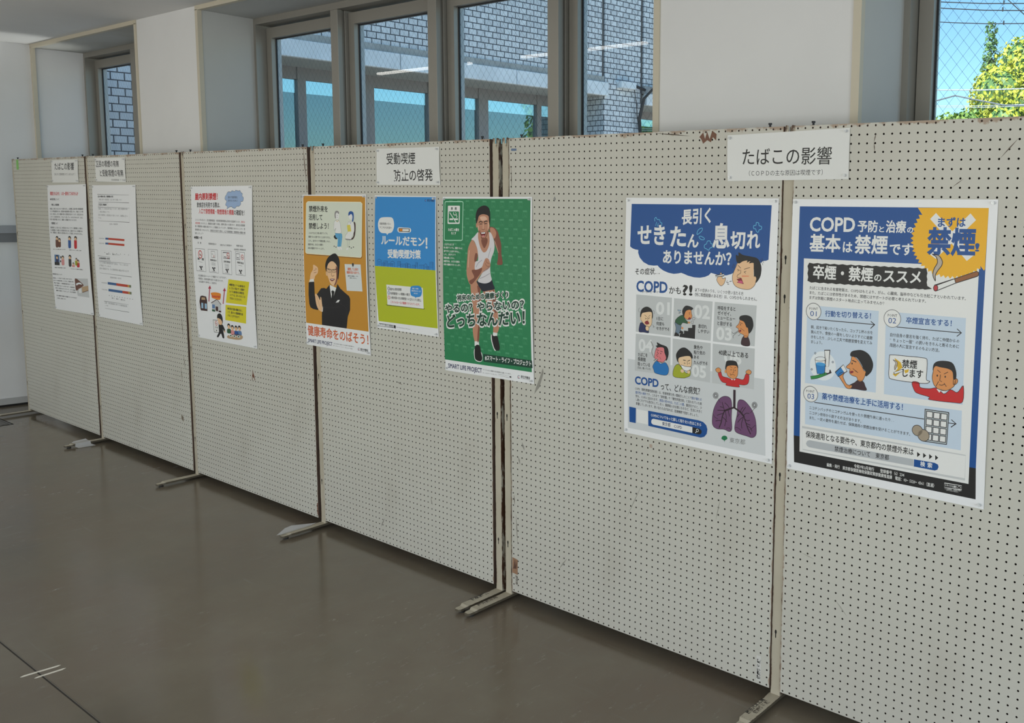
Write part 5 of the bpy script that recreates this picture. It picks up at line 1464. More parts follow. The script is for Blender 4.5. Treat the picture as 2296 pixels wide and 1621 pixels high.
   ('P','black',4,[640,6449,782,6428,921,6452,1060,6430,1198,6455,1336,6433,1471,6457,1608,6436,1742,6460,1877,6438,2009,6462,2142,6441,2273,6465,2405,6444,2534,6467,2664,6446,2792,6470,2921,6449,3047,6472,3174,6451,3299,6474,3425,6454,3548,6477,3673,6456,3794,6479,3918,6459,4038,6481,4160,6461,4279,6484,4295,6431,4319,6346,4303,6259,4326,6174,4311,6087,4334,6002,4323,5999,4474,5920,4267,5882,4210,5900,4092,5877,3971,5898,3851,5875,3728,5896,3607,5874,3483,5895,3361,5872,3236,5893,3112,5870,2985,5891,2859,5868,2731,5890,2605,5867,2475,5888,2347,5865,2216,5886,2086,5863,1953,5885,1822,5861,1688,5883,1555,5859,1419,5881,1284,5857,1147,5879,1011,5855,872,5877,734,5853,599,5904,622,6016,592,6126,615,6238,585,6347]),
   ('P','pale_blue',3,[627,5168,2934,5181,2931,2803,622,2787]),
   ('P','pale_blue',3,[3153,5185,5457,5196,5480,2814,3186,2795]),
   ('P','pale_blue',3,[643,2550,5467,2650,5483,1538,653,1509]),
   ('L','lgray',3,30,1,0,[553,1404,5624,1420,5630,741,589,703]),
   ('P','pill',4,[820,1035,4142,1041,4145,838,814,809,732,844,700,911,737,996]),
   ('P','royal',4,[4157,1044,4768,1052,4859,1019,4879,953,4849,872,4778,831,4157,832]),
  ],
  'title_lettering': [
   ('T','royal',6,'まずは',[4541,7622,5311,7638,248],0.025),
   ('T','royal',6,'禁煙',[4264,6872,5610,6894,680],0.035),
   ('T','royal',6,'!',[5597,7010,5716,7010,220],0.03),
   ('T','white',4,'COPD',[609,7398,2083,7420,421],0.025),
   ('T','white',4,'予防',[2163,7417,2789,7425,307],0.025),
   ('T','white',4,'と',[2831,7426,2984,7425,171],0.025),
   ('T','white',4,'治療',[3031,7427,3639,7435,317],0.025),
   ('T','white',4,'の',[3668,7430,3844,7431,173],0.025),
   ('T','white',4,'基本',[623,6783,1654,6805,487],0.025),
   ('T','white',4,'は',[1723,6803,2033,6800,311],0.025),
   ('T','white',4,'禁煙',[2095,6797,3115,6820,491],0.025),
   ('T','white',4,'です',[3175,6795,3865,6805,324],0.025),
   ('T','white',5,'卒煙・禁煙',[780,5982,2715,6000,384],0.025),
   ('T','white',5,'の',[2750,6019,2971,6021,217],0.025),
   ('T','white',5,'ススメ',[3024,6014,4148,6031,354],0.025),
   ('T','royal',6,'01',[733,4852,949,4856,153],0),
   ('T','royal',6,'02',[3237,4860,3472,4868,156],0),
   ('T','royal',6,'03',[717,2319,943,2327,162],0),
   ('T','royal',4,'行動を切り替える！',[1230,4877,2698,4930,169],0.02),
   ('T','royal',4,'卒煙宣言をする！',[3766,4903,5071,4930,170],0.02),
   ('T','royal',4,'薬や禁煙治療を上手に活用する！',[1204,2364,3770,2400,190],0.02),
   ('T','black',8,'禁煙',[3699,3630,4147,3651,222],0.02),
   ('T','black',8,'します',[3728,3371,4329,3397,228],0.02),
   ('T','black',4,'保険適用となる要件や、東京都内の禁煙外来は',[683,1103,4137,1150,193],0.015),
   ('T','black',5,'禁煙治療について',[1667,838,2817,861,154],0.01),
   ('T','black',5,'東京都',[2988,868,3409,876,150],0.01),
   ('T','white',5,'検',[4345,878,4488,879,140],0.02),
   ('T','white',5,'索',[4556,884,4697,885,139],0.02),
  ],
  'illustration_print': [
   ('B','smoke',5,[4433,6869,4610,6848,4721,6702,4710,6574,4608,6429,4548,6298,4555,6148,4476,6299,4506,6483,4587,6647,4547,6800]),
   ('L','line',6,21,1,1,[4433,6869,4610,6848,4721,6702,4710,6574,4608,6429,4548,6298,4555,6148,4476,6299,4506,6483,4587,6647,4547,6800]),
   ('P','white',5,[4544,6019,5086,6237,5127,6121,4590,5872]),
   ('P','cig_brown',5,[5086,6237,5683,6474,5734,6441,5737,6381,5703,6340,5127,6121]),
   ('L','line',6,21,1,0,[4544,6019,5086,6237,5683,6474,5734,6441,5737,6381,5703,6340,5127,6121,4590,5872]),
   ('L','line',6,18,0,0,[5086,6237,5127,6121]),
   ('O','line',6,[4575,5951,71,96]),
   ('O','ember',7,[4575,5951,52,75]),
   ('O','gray',4,[843,4994,260,260]),
   ('O','white',5,[843,4994,240,240]),
   ('O','gray',4,[3352,4999,261,261]),
   ('O','white',5,[3352,4999,244,244]),
   ('O','gray',4,[822,2469,253,253]),
   ('O','white',5,[822,2469,233,233]),
   ('L','line',4,23,0,0,[975,4761,2821,4778]),
   ('L','line',4,23,0,0,[2706,4857,2821,4778,2705,4660]),
   ('L','line',4,22,0,0,[3502,4770,5344,4782]),
   ('L','line',4,21,0,0,[5232,4878,5352,4783,5234,4678]),
   ('L','line',4,24,0,0,[962,2234,4403,2250]),
   ('L','line',4,22,0,0,[5100,2248,5313,2255]),
   ('L','line',4,22,0,0,[5191,2350,5318,2261,5187,2145]),
   ('O','paper',4,[1208,3382,436,442]),
   ('P','white',5,[1249,3872,1429,3892,1402,3384,1299,3372]),
   ('L','line',6,12,1,0,[1249,3872,1429,3892,1402,3384,1299,3372]),
   ('L','line',6,23,0,0,[1250,3861,1429,3880]),
   ('P','white',6,[1312,3373,1389,3383,1418,3289,1290,3273]),
   ('P','white',6,[941,3549,1304,3614,1281,3145,1021,3125]),
   ('P','glass_blue',7,[965,3409,1296,3448,1275,3145,1028,3123]),
   ('O','lblue2',8,[1135,3429,161,53]),
   ('L','line',8,12,0,0,[941,3549,1028,3123,1275,3139,1304,3608]),
   ('L','line',8,12,1,1,[1304,3602,1288,3573,1241,3545,1172,3524,1094,3514,1020,3516,966,3531,941,3555,951,3584,993,3612,1059,3635,1137,3648,1212,3648,1270,3635,1301,3613]),
   ('L','line',6,107,0,1,[848,2981,1082,3049,1452,3237]),
   ('L','brush',7,83,0,1,[848,2981,1082,3049,1306,3160]),
   ('B','white',8,[1292,3200,1335,3276,1432,3276,1402,3196]),
   ('P','line',5,[940,3780,980,3743,942,3697,902,3734]),
   ('P','pale_blue',6,[940,3762,964,3741,942,3715,918,3736]),
   ('P','line',5,[1533,3578,1573,3542,1536,3497,1496,3533]),
   ('P','pale_blue',6,[1534,3561,1557,3540,1535,3514,1512,3535]),
   ('P','line',5,[838,3275,879,3238,841,3192,800,3229]),
   ('P','pale_blue',6,[839,3257,863,3236,840,3210,817,3231]),
   ('B','maroon',5,[2105,2911,2264,3013,2354,3088,2527,3076,2593,2958,2629,2830,2290,2825,2140,2822]),
   ('L','line',6,14,1,1,[2105,2911,2264,3013,2354,3088,2527,3076,2593,2958,2629,2830,2290,2825,2140,2822]),
   ('B','skin_o',6,[2157,3780,2105,3589,1978,3453,2031,3401,2093,3397,2085,3286,2169,3215,2319,3182,2373,3073,2508,3096,2608,3362,2532,3410,2492,3491,2330,3702]),
   ('L','line',7,14,1,1,[2157,3780,2105,3589,1978,3453,2031,3401,2093,3397,2085,3286,2169,3215,2319,3182,2373,3073,2508,3096,2608,3362,2532,3410,2492,3491,2330,3702]),
   ('B','hair',8,[2104,3780,2118,3903,2258,3970,2473,3993,2691,3886,2821,3645,2782,3412,2625,3244,2586,3302,2601,3390,2531,3439,2458,3573,2297,3756]),
   ('B','skin_o',6,[1764,3112,1736,3184,1847,3268,1923,3260,1883,3139,2017,2923,2180,2921,2140,2817,2002,2821,1890,2953]),
   ('L','line',7,15,1,1,[1764,3112,1736,3184,1847,3268,1923,3260,1883,3139,2017,2923,2180,2921,2140,2817,2002,2821,1890,2953]),
   ('P','glass_blue',7,[1625,3241,1793,3422,1916,3277,1725,3119]),
   ('P','white',7,[1793,3422,1885,3500,2009,3317,1916,3277]),
   ('L','line',8,15,1,0,[1625,3241,1885,3500,2009,3317,1725,3119]),
   ('B','mouth',9,[2102,3323,2189,3351,2215,3313,2129,3268]),
   ('O','line',9,[2162,3567,21,29]),
   ('L','line',9,26,0,0,[2171,3661,2284,3628]),
   ('L','line',9,14,0,0,[2192,3421,2313,3337]),
   ('L','line',9,14,0,0,[2281,3368,2357,3320]),
   ('B','white',4,[3375,3962,3870,3973,4353,3978,4430,3888,4432,3614,4431,3377,4528,3340,4391,3262,3843,3246,3405,3263,3319,3337,3313,3618,3313,3899]),
   ('L','line',5,17,1,1,[3375,3962,3870,3973,4353,3978,4430,3888,4432,3614,4431,3377,4528,3340,4391,3262,3843,3246,3405,3263,3319,3337,3313,3618,3313,3899]),
   ('P','gold',6,[3467,3883,3661,3771,3717,3632,3613,3542,3659,3491,3519,3348,3434,3407,3578,3593]),
   ('P','gold',6,[3772,3561,3914,3612,3889,3520,3805,3476]),
   ('L','line',7,73,0,0,[3491,3448,3720,3555]),
   ('L','white',8,48,0,0,[3497,3452,3709,3548]),
   ('B','smoke',7,[3428,3822,3544,3785,3562,3703,3493,3538,3477,3637,3508,3742]),
   ('L','line',8,11,1,1,[3428,3822,3544,3785,3562,3703,3493,3538,3477,3637,3508,3742]),
   ('B','sweater_red',5,[4016,3252,4215,3267,4267,3135,4532,3137,4736,3181,4953,3047,5127,3190,5319,3135,5471,3339,5476,2903,5225,2840,4546,2825,4537,2896,4230,2947,4101,3013]),
   ('L','line',6,14,1,1,[4016,3252,4215,3267,4267,3135,4532,3137,4736,3181,4953,3047,5127,3190,5319,3135,5471,3339,5476,2903,5225,2840,4546,2825,4537,2896,4230,2947,4101,3013]),
   ('P','white',7,[4732,3153,4814,3060,4866,3136,4936,3050,4992,3150,4836,3173]),
   ('B','skin_o',7,[4615,3636,4656,3843,4917,3809,5166,3731,5261,3554,5224,3306,5030,3155,4838,3140,4667,3243,4596,3442]),
   ('L','line',8,14,1,1,[4615,3636,4656,3843,4917,3809,5166,3731,5261,3554,5224,3306,5030,3155,4838,3140,4667,3243,4596,3442]),
   ('B','skin_o',7,[5199,3487,5285,3514,5320,3454,5281,3368,5201,3341]),
   ('L','line',8,13,1,1,[5199,3487,5285,3514,5320,3454,5281,3368,5201,3341]),
   ('B','hair',9,[4603,3657,4628,3851,4800,3953,5123,3947,5252,3741,5268,3533,5194,3481,5163,3677,5045,3754,4808,3774,4669,3785]),
   ('L','line',10,16,0,0,[4735,3689,4821,3629]),
   ('L','line',10,16,0,0,[5033,3666,4927,3599]),
   ('L','line',10,16,0,0,[4829,3565,4809,3404,4871,3379]),
   ('L','line',10,16,0,0,[4778,3367,4712,3227]),
   ('L','line',10,16,0,0,[4939,3344,5003,3260]),
   ('L','line',10,16,0,0,[4804,3283,4881,3277,4956,3320]),
   ('O','line',10,[4737,3531,19,30]),
   ('O','line',10,[4963,3527,19,30]),
   ('P','line',5,[4418,2547,5108,2556,5120,2517,5091,1632,5058,1621,4415,1605]),
   ('P','bgray',6,[4439,2528,5087,2534,5099,2505,5074,1651,5046,1641,4437,1625]),
   ('P','line',7,[4466,2496,4661,2497,4659,2308,4464,2306]),
   ('P','white',8,[4486,2477,4641,2477,4639,2327,4485,2326]),
   ('P','line',7,[4675,2497,4868,2497,4865,2309,4672,2308]),
   ('P','white',8,[4695,2477,4848,2478,4845,2328,4692,2327]),
   ('P','line',7,[4881,2497,5073,2497,5069,2311,4878,2309]),
   ('P','white',8,[4901,2478,5053,2478,5050,2330,4898,2329]),
   ('P','line',7,[4464,2282,4659,2284,4656,2094,4463,2092]),
   ('P','white',8,[4484,2263,4638,2264,4636,2114,4483,2112]),
   ('P','line',7,[4672,2284,4864,2285,4861,2097,4669,2094]),
   ('P','white',8,[4692,2264,4844,2266,4842,2116,4690,2114]),
   ('P','line',7,[4878,2286,5068,2287,5064,2100,4874,2097]),
   ('P','white',8,[4897,2266,5048,2268,5045,2119,4894,2117]),
   ('P','line',7,[4462,2068,4656,2071,4653,1881,4461,1877]),
   ('P','white',8,[4482,2048,4636,2051,4634,1900,4481,1897]),
   ('P','line',7,[4669,2071,4861,2073,4857,1885,4667,1881]),
   ('P','white',8,[4689,2051,4841,2054,4838,1904,4687,1901]),
   ('P','line',7,[4874,2074,5064,2076,5059,1888,4870,1885]),
   ('P','white',8,[4893,2054,5044,2057,5040,1908,4890,1905]),
   ('P','line',7,[4461,1853,4653,1857,4651,1667,4459,1662]),
   ('P','white',8,[4480,1834,4633,1837,4631,1686,4479,1682]),
   ('P','line',7,[4666,1857,4857,1861,4854,1672,4664,1667]),
   ('P','white',8,[4686,1838,4837,1841,4834,1691,4684,1687]),
   ('P','line',7,[4870,1861,5059,1865,5055,1677,4867,1672]),
   ('P','white',8,[4889,1842,5039,1845,5036,1696,4886,1692]),
   ('O','line',9,[4228,1893,162,162]),
   ('O','putty',10,[4228,1893,145,145]),
   ('O','line',9,[4410,1783,177,177]),
   ('O','putty',10,[4410,1783,160,160]),
   ('P','black',4,[4241,1276,4336,1214,4248,1125]),
   ('P','black',4,[4418,1277,4512,1215,4425,1126]),
   ('P','black',4,[4594,1277,4687,1216,4601,1127]),
   ('P','black',4,[4769,1278,4861,1216,4776,1129]),
   ('L','white',3,11,1,0,[5066,530,5548,548,5548,427,5066,407]),
   ('L','white',3,8,1,1,[5518,487,5513,463,5496,445,5474,438,5454,446,5443,465,5445,489,5459,510,5480,521,5501,517,5515,501]),
  ],
  'body_lettering': [
   ('T','dark',3,'たばこに含まれる有害物質は、COPDはもとより、がん、心臓病、脳卒中なども引き起こすといわれています。',[683,5648,5426,5672,97],0.012),
   ('T','dark',3,'また、たばこには依存性があるため、禁煙にはサポートが必要と考えられています。',[685,5502,4317,5518,96],0.012),
   ('T','dark',3,'まずは気軽に禁煙のスタート地点に立ってみませんか？',[683,5355,3087,5361,96],0.012),
   ('T','dark',6,'POINT',[700,5038,985,5049,73],0.005),
   ('T','dark',6,'POINT',[3212,5048,3493,5058,75],0.005),
   ('T','dark',6,'POINT',[674,2512,952,2526,75],0.005),
   ('T','dark',4,'朝、起きて吸いたくなったら、コップ１杯の水を',[772,4472,2770,4485,97],0.012),
   ('T','dark',4,'飲んだり、食後の一服をしないようすぐに歯磨',[777,4325,2770,4332,97],0.012),
   ('T','dark',4,'きをしたり…少しの工夫で喫煙習慣を変えてみ',[782,4171,2770,4184,98],0.012),
   ('T','dark',4,'ましょう。',[787,4024,1169,4028,97],0.012),
   ('T','dark',4,'自分自身の意志を強く持ち、たばこ仲間からの',[3309,4482,5307,4498,100],0.012),
   ('T','dark',4,'“ちょっと一服”の誘いをきちんと断るために',[3301,4335,5304,4348,101],0.012),
   ('T','dark',4,'周囲の人に宣言するのもよい方法。',[3307,4185,4770,4188,100],0.012),
   ('T','dark',4,'ニコチンパッチやニコチンガムを使ったり禁煙外来に通ったり…',[788,1998,3516,2022,96],0.012),
   ('T','dark',4,'ニコチン依存から脱する方法があります。',[793,1842,2507,1840,96],0.012),
   ('T','dark',4,'また、一定の要件を満たせば、保険適用の禁煙治療を受けることができます。',[798,1686,4018,1701,96],0.012),
   ('T','white',3,'令和7年3月発行\u3000\u3000登録番号（6）234',[2314,451,3882,472,106],0.01),
   ('T','white',3,'編集・発行\u3000東京都保健医療局保健政策部健康推進課\u3000電話：03−5320−4361（直通）',[1419,319,4773,337,108],0.01),
   ('T','white',3,'リサイクル適性',[5089,440,5411,449,60],0.02),
   ('T','white',3,'この印刷物は、印刷用の紙へ',[5074,353,5540,376,36],0.01),
   ('T','white',3,'リサイクルできます。',[5123,319,5466,328,35],0.01),
  ],
 }),
}
marks(0, [((.20, .17, .13), [streak(-4.72, .665, -4.715, .640, .006)])])
marks(1, [((.18, .15, .11), [streak(-2.70, .62, -2.69, .55, .006), streak(-2.665, .92, -2.655, .80, .005), streak(-2.66, .70, -2.65, .62, .006), streak(-2.72, .35, -2.70, .31, .03), streak(-3.42, .048, -3.42, .062, .004), streak(-3.30, .048, -3.31, .066, .006)])])
marks(2, [((.14, .045, .02), [[(-1.925, .708), (-1.918, .690), (-1.909, .676), (-1.902, .655), (-1.907, .650), (-1.911, .668), (-1.918, .662), (-1.926, .672), (-1.928, .648), (-1.932, .652), (-1.929, .676), (-1.924, .684)], [(-1.363, .115), (-1.370, .112), (-1.369, .06), (-1.3625, .05)]]), ((.10, .05, .03), [streak(-1.392, 1.828, -1.374, 1.66, .006), streak(-1.372, 1.66, -1.371, 1.62, .004), streak(-1.42, .042, -1.418, .058, .004)])])
marks(3, [((.24, .22, .19), [streak(-.828, .157, -.86, .110, .006), streak(-.45, .052, -.45, .066, .004), streak(-.72, .80, -.68, .79, .006), streak(-.5, .32, -.49, .29, .005)])])
marks(4, [((.27, .26, .23), [[(.176, .966), (.180, .950), (.158, .892), (.130, .862), (.138, .885), (.160, .93)], streak(.06, .66, .075, .63, .01), streak(.04, .60, .05, .57, .008)]), ((.17, .08, .05), [[(.885, 1.808), (.900, 1.822), (.907, 1.800), (.915, 1.824), (.925, 1.800), (.935, 1.826), (.952, 1.815), (.950, 1.795), (.938, 1.806), (.930, 1.790), (.916, 1.797), (.900, 1.786), (.893, 1.800)]]), ((.30, .29, .25), [streak(.992, .626, .976, .554, .003), streak(.662, .613, .592, .476, .003), streak(.30, .25, .26, .20, .006)]), ((.10, .08, .06), [streak(.025, .36, .033, .25, .003), streak(.014, .44, .018, .40, .004), streak(.012, 1.72, .013, 1.64, .003), streak(.70, 1.826, .85, 1.812, .004), streak(1.02, 1.700, 1.055, 1.710, .003)]), ((.42, .33, .27), [rect(.693, .750, .012, .012)])])
marks(5, [((.14, .11, .09), [streak(1.893, 1.775, 1.849, 1.725, .003), streak(1.497, 1.802, 1.492, 1.775, .003), streak(1.492, 1.775, 1.495, 1.748, .003), streak(1.725, 1.650, 1.755, 1.672, .002)]), ((.36, .345, .30), [streak(1.42, .40, 1.46, .36, .004), streak(1.30, .52, 1.345, .51, .003)])])

# ---------------------------------------------------------------- posters and heading signs
DG = [None]
TXT = {}
import numpy as np
from mathutils.geometry import delaunay_2d_cdt
GL = {}
def outline(s, res):
    c = bpy.data.curves.new('t', 'FONT'); c.body = s; c.size = 1; c.resolution_u = res; c.fill_mode = 'NONE'
    o = bpy.data.objects.new('t', c); COL.objects.link(o)
    me = bpy.data.meshes.new_from_object(o.evaluated_get(bpy.context.evaluated_depsgraph_get())); bpy.data.objects.remove(o)
    v = [(q.co.x, q.co.y) for q in me.vertices]; loops = []; cur = []
    for e in me.edges:
        i, j = e.vertices; cur.append(v[i])
        if j != i+1: loops.append(cur); cur = []
    bpy.data.meshes.remove(me); return loops
def glyph(ch, bold, res):
    """one character filled by the non-zero rule, thickened by bold: vertices, triangles, advance"""
    k = (ch, bold, res)
    if k in GL: return GL[k]
    adv = 1.0
    if ord(ch) < 0x2E80 and ch not in '…“”−■◆①②':
        if ch == ' ': adv = .24
        else: x1 = max(p[0] for l in outline(ch, 1) for p in l); x2 = max(p[0] for l in outline(ch+ch, 1) for p in l); adv = x2-x1
    loops = [] if ch in ' 　' else outline(ch, res)
    if not loops: GL[k] = ([], [], adv); return GL[k]
    def ar(l): return sum(l[i-1][0]*l[i][1]-l[i][0]*l[i-1][1] for i in range(len(l)))*.5
    sg = 1 if ar(max(loops, key=lambda l: abs(ar(l)))) > 0 else -1
    if bold:
        for li, l in enumerate(loops):
            n = len(l); out = []
            for i in range(n):
                p, c, q = Vector(l[i-1]), Vector(l[i]), Vector(l[(i+1) % n]); d1 = c-p; d2 = q-c
                if d1.length < 1e-6 or d2.length < 1e-6: out.append(l[i]); continue
                d1.normalize(); d2.normalize(); n1 = Vector((d1.y, -d1.x))*sg; n2 = Vector((d2.y, -d2.x))*sg; m = (n1+n2)/max(.35, 1+n1.dot(n2)); out.append(tuple(c+m*bold))
            loops[li] = out
    V = []; E = []
    for l in loops:
        i = len(V); n = len(l); V += [Vector(p) for p in l]; E += [(i+q, i+(q+1) % n) for q in range(n)]
    v, e, f = delaunay_2d_cdt(V, E, [], 0, 1e-5, False)[:3]
    A = np.array([[*V[a], *V[b2]] for a, b2 in E]); P = np.array([(v[0], v[1]) for v in v]); T = np.array([list(t) for t in f if len(t) == 3])
    c = P[T].mean(1); x, y = c[:, :1], c[:, 1:]; x0, y0, x1, y1 = A.T
    up = (y0 <= y) & (y1 > y); dn = (y1 <= y) & (y0 > y); side = (x1-x0)*(y-y0)-(x-x0)*(y1-y0)
    wn = (up & (side > 0)).sum(1)-(dn & (side < 0)).sum(1); T = T[wn != 0]
    a, b2, c2 = P[T[:, 0]], P[T[:, 1]], P[T[:, 2]]; fl = ((b2-a)[:, 0]*(c2-a)[:, 1]-(b2-a)[:, 1]*(c2-a)[:, 0]) < 0; T[fl] = T[fl][:, ::-1]
    GL[k] = ([tuple(p) for p in P], [tuple(int(q) for q in t) for t in T], adv); return GL[k]
def text_geo(s, bold, res):
    """a line of lettering at em size 1: vertices, triangles, extents, advance"""
    k = (s, bold, res)
    if k not in TXT:
        V = []; F = []; x = 0
        for ch in s:
            v, f, adv = glyph(ch, bold, res); i = len(V); V += [(p[0]+x, p[1]) for p in v]; F += [tuple(i+q for q in t) for t in f]; x += adv
        xs = [q[0] for q in V]; ys = [q[1] for q in V]; TXT[k] = (V, F, min(xs), max(xs), min(ys), max(ys), x)
    return TXT[k]
def is_latin(s): return all(ord(ch) < 0x250 for ch in s)
def smooth_pts(p, closed, n=4):
    m = len(p); out = []
    rng = range(m if closed else m-1)
    for i in rng:
        p0 = p[(i-1) % m] if closed or i > 0 else p[i]; p1 = p[i]; p2 = p[(i+1) % m]; p3 = p[(i+2) % m] if closed or i+2 < m else p2
        for k in range(n):
            t = k/n; out.append(tuple(.5*((2*p1[j])+(-p0[j]+p2[j])*t+(2*p0[j]-5*p1[j]+4*p2[j]-p3[j])*t*t+(-p0[j]+3*p1[j]-3*p2[j]+p3[j])*t**3) for j in (0, 1)))
    if not closed: out.append(tuple(p[-1]))
    return out
U = 1e-4; LAY = 5.5e-5
class Print:
    def __init__(s): s.v = []; s.f = []; s.mi = []; s.m = []
    def slot(s, c):
        if c not in s.m: s.m.append(c)
        return s.m.index(c)
    def poly(s, pts, z, c):
        i = len(s.v); s.v += [(x, -z*LAY, y) for x, y in pts]; k = s.slot(c)
        for t in tessellate_polygon([[Vector((x, y, 0)) for x, y in pts]]):
            a, b, d = [pts[q] for q in t]; cr = (b[0]-a[0])*(d[1]-a[1])-(b[1]-a[1])*(d[0]-a[0])
            if abs(cr) < 1e-14: continue
            t = tuple(t) if cr > 0 else tuple(reversed(t)); s.f.append(tuple(i+q for q in t)); s.mi.append(k)
    def line(s, pts, w, closed, z, c):
        n = len(pts); i = len(s.v); k = s.slot(c); L = []; R = []
        for q in range(n):
            a = Vector(pts[(q-1) % n if closed else max(q-1, 0)]); b = Vector(pts[(q+1) % n if closed else min(q+1, n-1)]); d = b-a
            d = d.normalized() if d.length > 1e-9 else Vector((1, 0)); p = Vector(pts[q])
            if not closed and q == 0: p = p-d*w*.35
            if not closed and q == n-1: p = p+d*w*.35
            d1 = (Vector(pts[q])-a); m = 1.0
            if d1.length > 1e-9 and (closed or 0 < q < n-1): m = 1/max(.45, abs(d1.normalized().dot(d)))
            nn = Vector((-d.y, d.x))*w*.5*m; L.append(p+nn); R.append(p-nn)
        s.v += [(p.x, -z*LAY, p.y) for p in L]+[(p.x, -z*LAY, p.y) for p in R]
        for q in range(n if closed else n-1): e = (q+1) % n; s.f.append((i+q, i+n+q, i+n+e, i+e)); s.mi.append(k)
    def text(s, txt, d, bold, z, cols):
        x0, y0, x1, y1, h = [q*U for q in d]
        segs = cols if isinstance(cols, list) else [(txt, cols)]
        full = ''.join(q[0] for q in segs); res = 1 if h < .012 else 3
        a = text_geo(full, bold, res); lat = is_latin(full)
        if full in ('ー', '！', '!'): lat = True
        sx = math.hypot(x1-x0, y1-y0)/max(1e-6, a[3]-a[2]); sy = h/((a[5]-max(a[4], -.02)) if lat else .875); sl = (y1-y0)/max(1e-6, (x1-x0)); adv = 0.0
        for st, c in segs:
            g = text_geo(st, bold, res); i = len(s.v); k = s.slot(c)
            off = 0 if not adv else adv
            for vx, vy in g[0]:
                px = (vx+off-a[2])*sx; s.v.append((x0+px, -z*LAY, y0+px*sl+(vy+(0 if lat else .08))*sy))
            for q in g[1]: s.f.append(tuple(i+e for e in q)); s.mi.append(k)
            adv += g[6]
    def build(s, name, parent, H, curl, cut):
        me = bpy.data.meshes.new(name); me.from_pydata(s.v, [], s.f); me.polygons.foreach_set('material_index', s.mi)
        for c in s.m: me.materials.append(ink(c))
        if cut:
            b = bmesh.new(); b.from_mesh(me); z = .03
            while z < H:
                bmesh.ops.bisect_plane(b, geom=b.verts[:]+b.edges[:]+b.faces[:], plane_co=(0, 0, z), plane_no=(0, 0, 1)); z += .03
            b.to_mesh(me); b.free()
        for q in me.vertices: q.co.y += curl(q.co.z)
        me.update(); return link(name, me, parent)
PINFO = {  # key: (name, label, category, paper, bulge)
 'S1': ('heading_sign', 'small white heading sign above the red-titled text sheet, farthest left', 'sign', 0, .002),
 'S2': ('heading_sign', 'small white two-line heading sign above the bar chart sheet', 'sign', 0, .002),
 'S3': ('heading_sign', 'white two-line heading sign above the blue and lime poster', 'sign', 0, .002),
 'S4': ('heading_sign', 'large white heading sign over the nearest stand post', 'sign', 0, .002),
 'P1': ('poster', 'white text sheet with a red title and small cartoon people, farthest left', 'poster', 1, .007),
 'P2': ('poster', 'white sheet with blue and red bar charts in boxed text', 'poster', 1, .007),
 'P3': ('poster', 'white sheet with red title, blue cloud bubble and two yellow boxes', 'poster', 1, .008),
 'P4': ('poster', 'orange poster of a man in a black suit with raised fist', 'poster', 1, .006),
 'P5': ('poster', 'small blue and lime green poster with a white speech bubble', 'poster', 1, .005),
 'P6': ('poster', 'green poster of a shouting runner in a white tank top', 'poster', 1, .006),
 'P7': ('poster', 'large poster with purple lungs and a blue cloud of white lettering', 'poster', 1, .005),
 'P8': ('poster', 'large blue-bordered poster with a yellow burst and a cigarette', 'poster', 1, .006)}
SHORT = dict(S1='heading sign above the red-titled sheet', S2='heading sign above the bar chart sheet', S3='heading sign above the blue poster', S4='heading sign over the nearest post', P1='red-titled text sheet', P2='bar chart sheet', P3='sheet with two yellow boxes', P4='orange poster', P5='blue and lime poster', P6='green runner poster', P7='lungs poster', P8='yellow burst poster')
M_pin = mat('clear_plastic_pin', (.80, .81, .82), .08, 0, .6, Alpha=.62)
def push_pin(loc, label):
    f = MB(); f.cyl((0, -.0002, 0), (0, -1, 0), .0048, .0016, 14); f.cyl((0, -.0018, 0), (0, -1, 0), .0028, .006, 12, 0, .0022); f.cyl((0, -.0078, 0), (0, -1, 0), .0042, .0018, 14)
    o = f.build('push_pin', M_pin); o.location = loc; tag(o, label, 'push pin', 'clear push pins on the posters')
    n = MB(); n.cyl((0, .012, 0), (0, -1, 0), .0005, .012, 6); n.build('needle', M_frame_l, o)
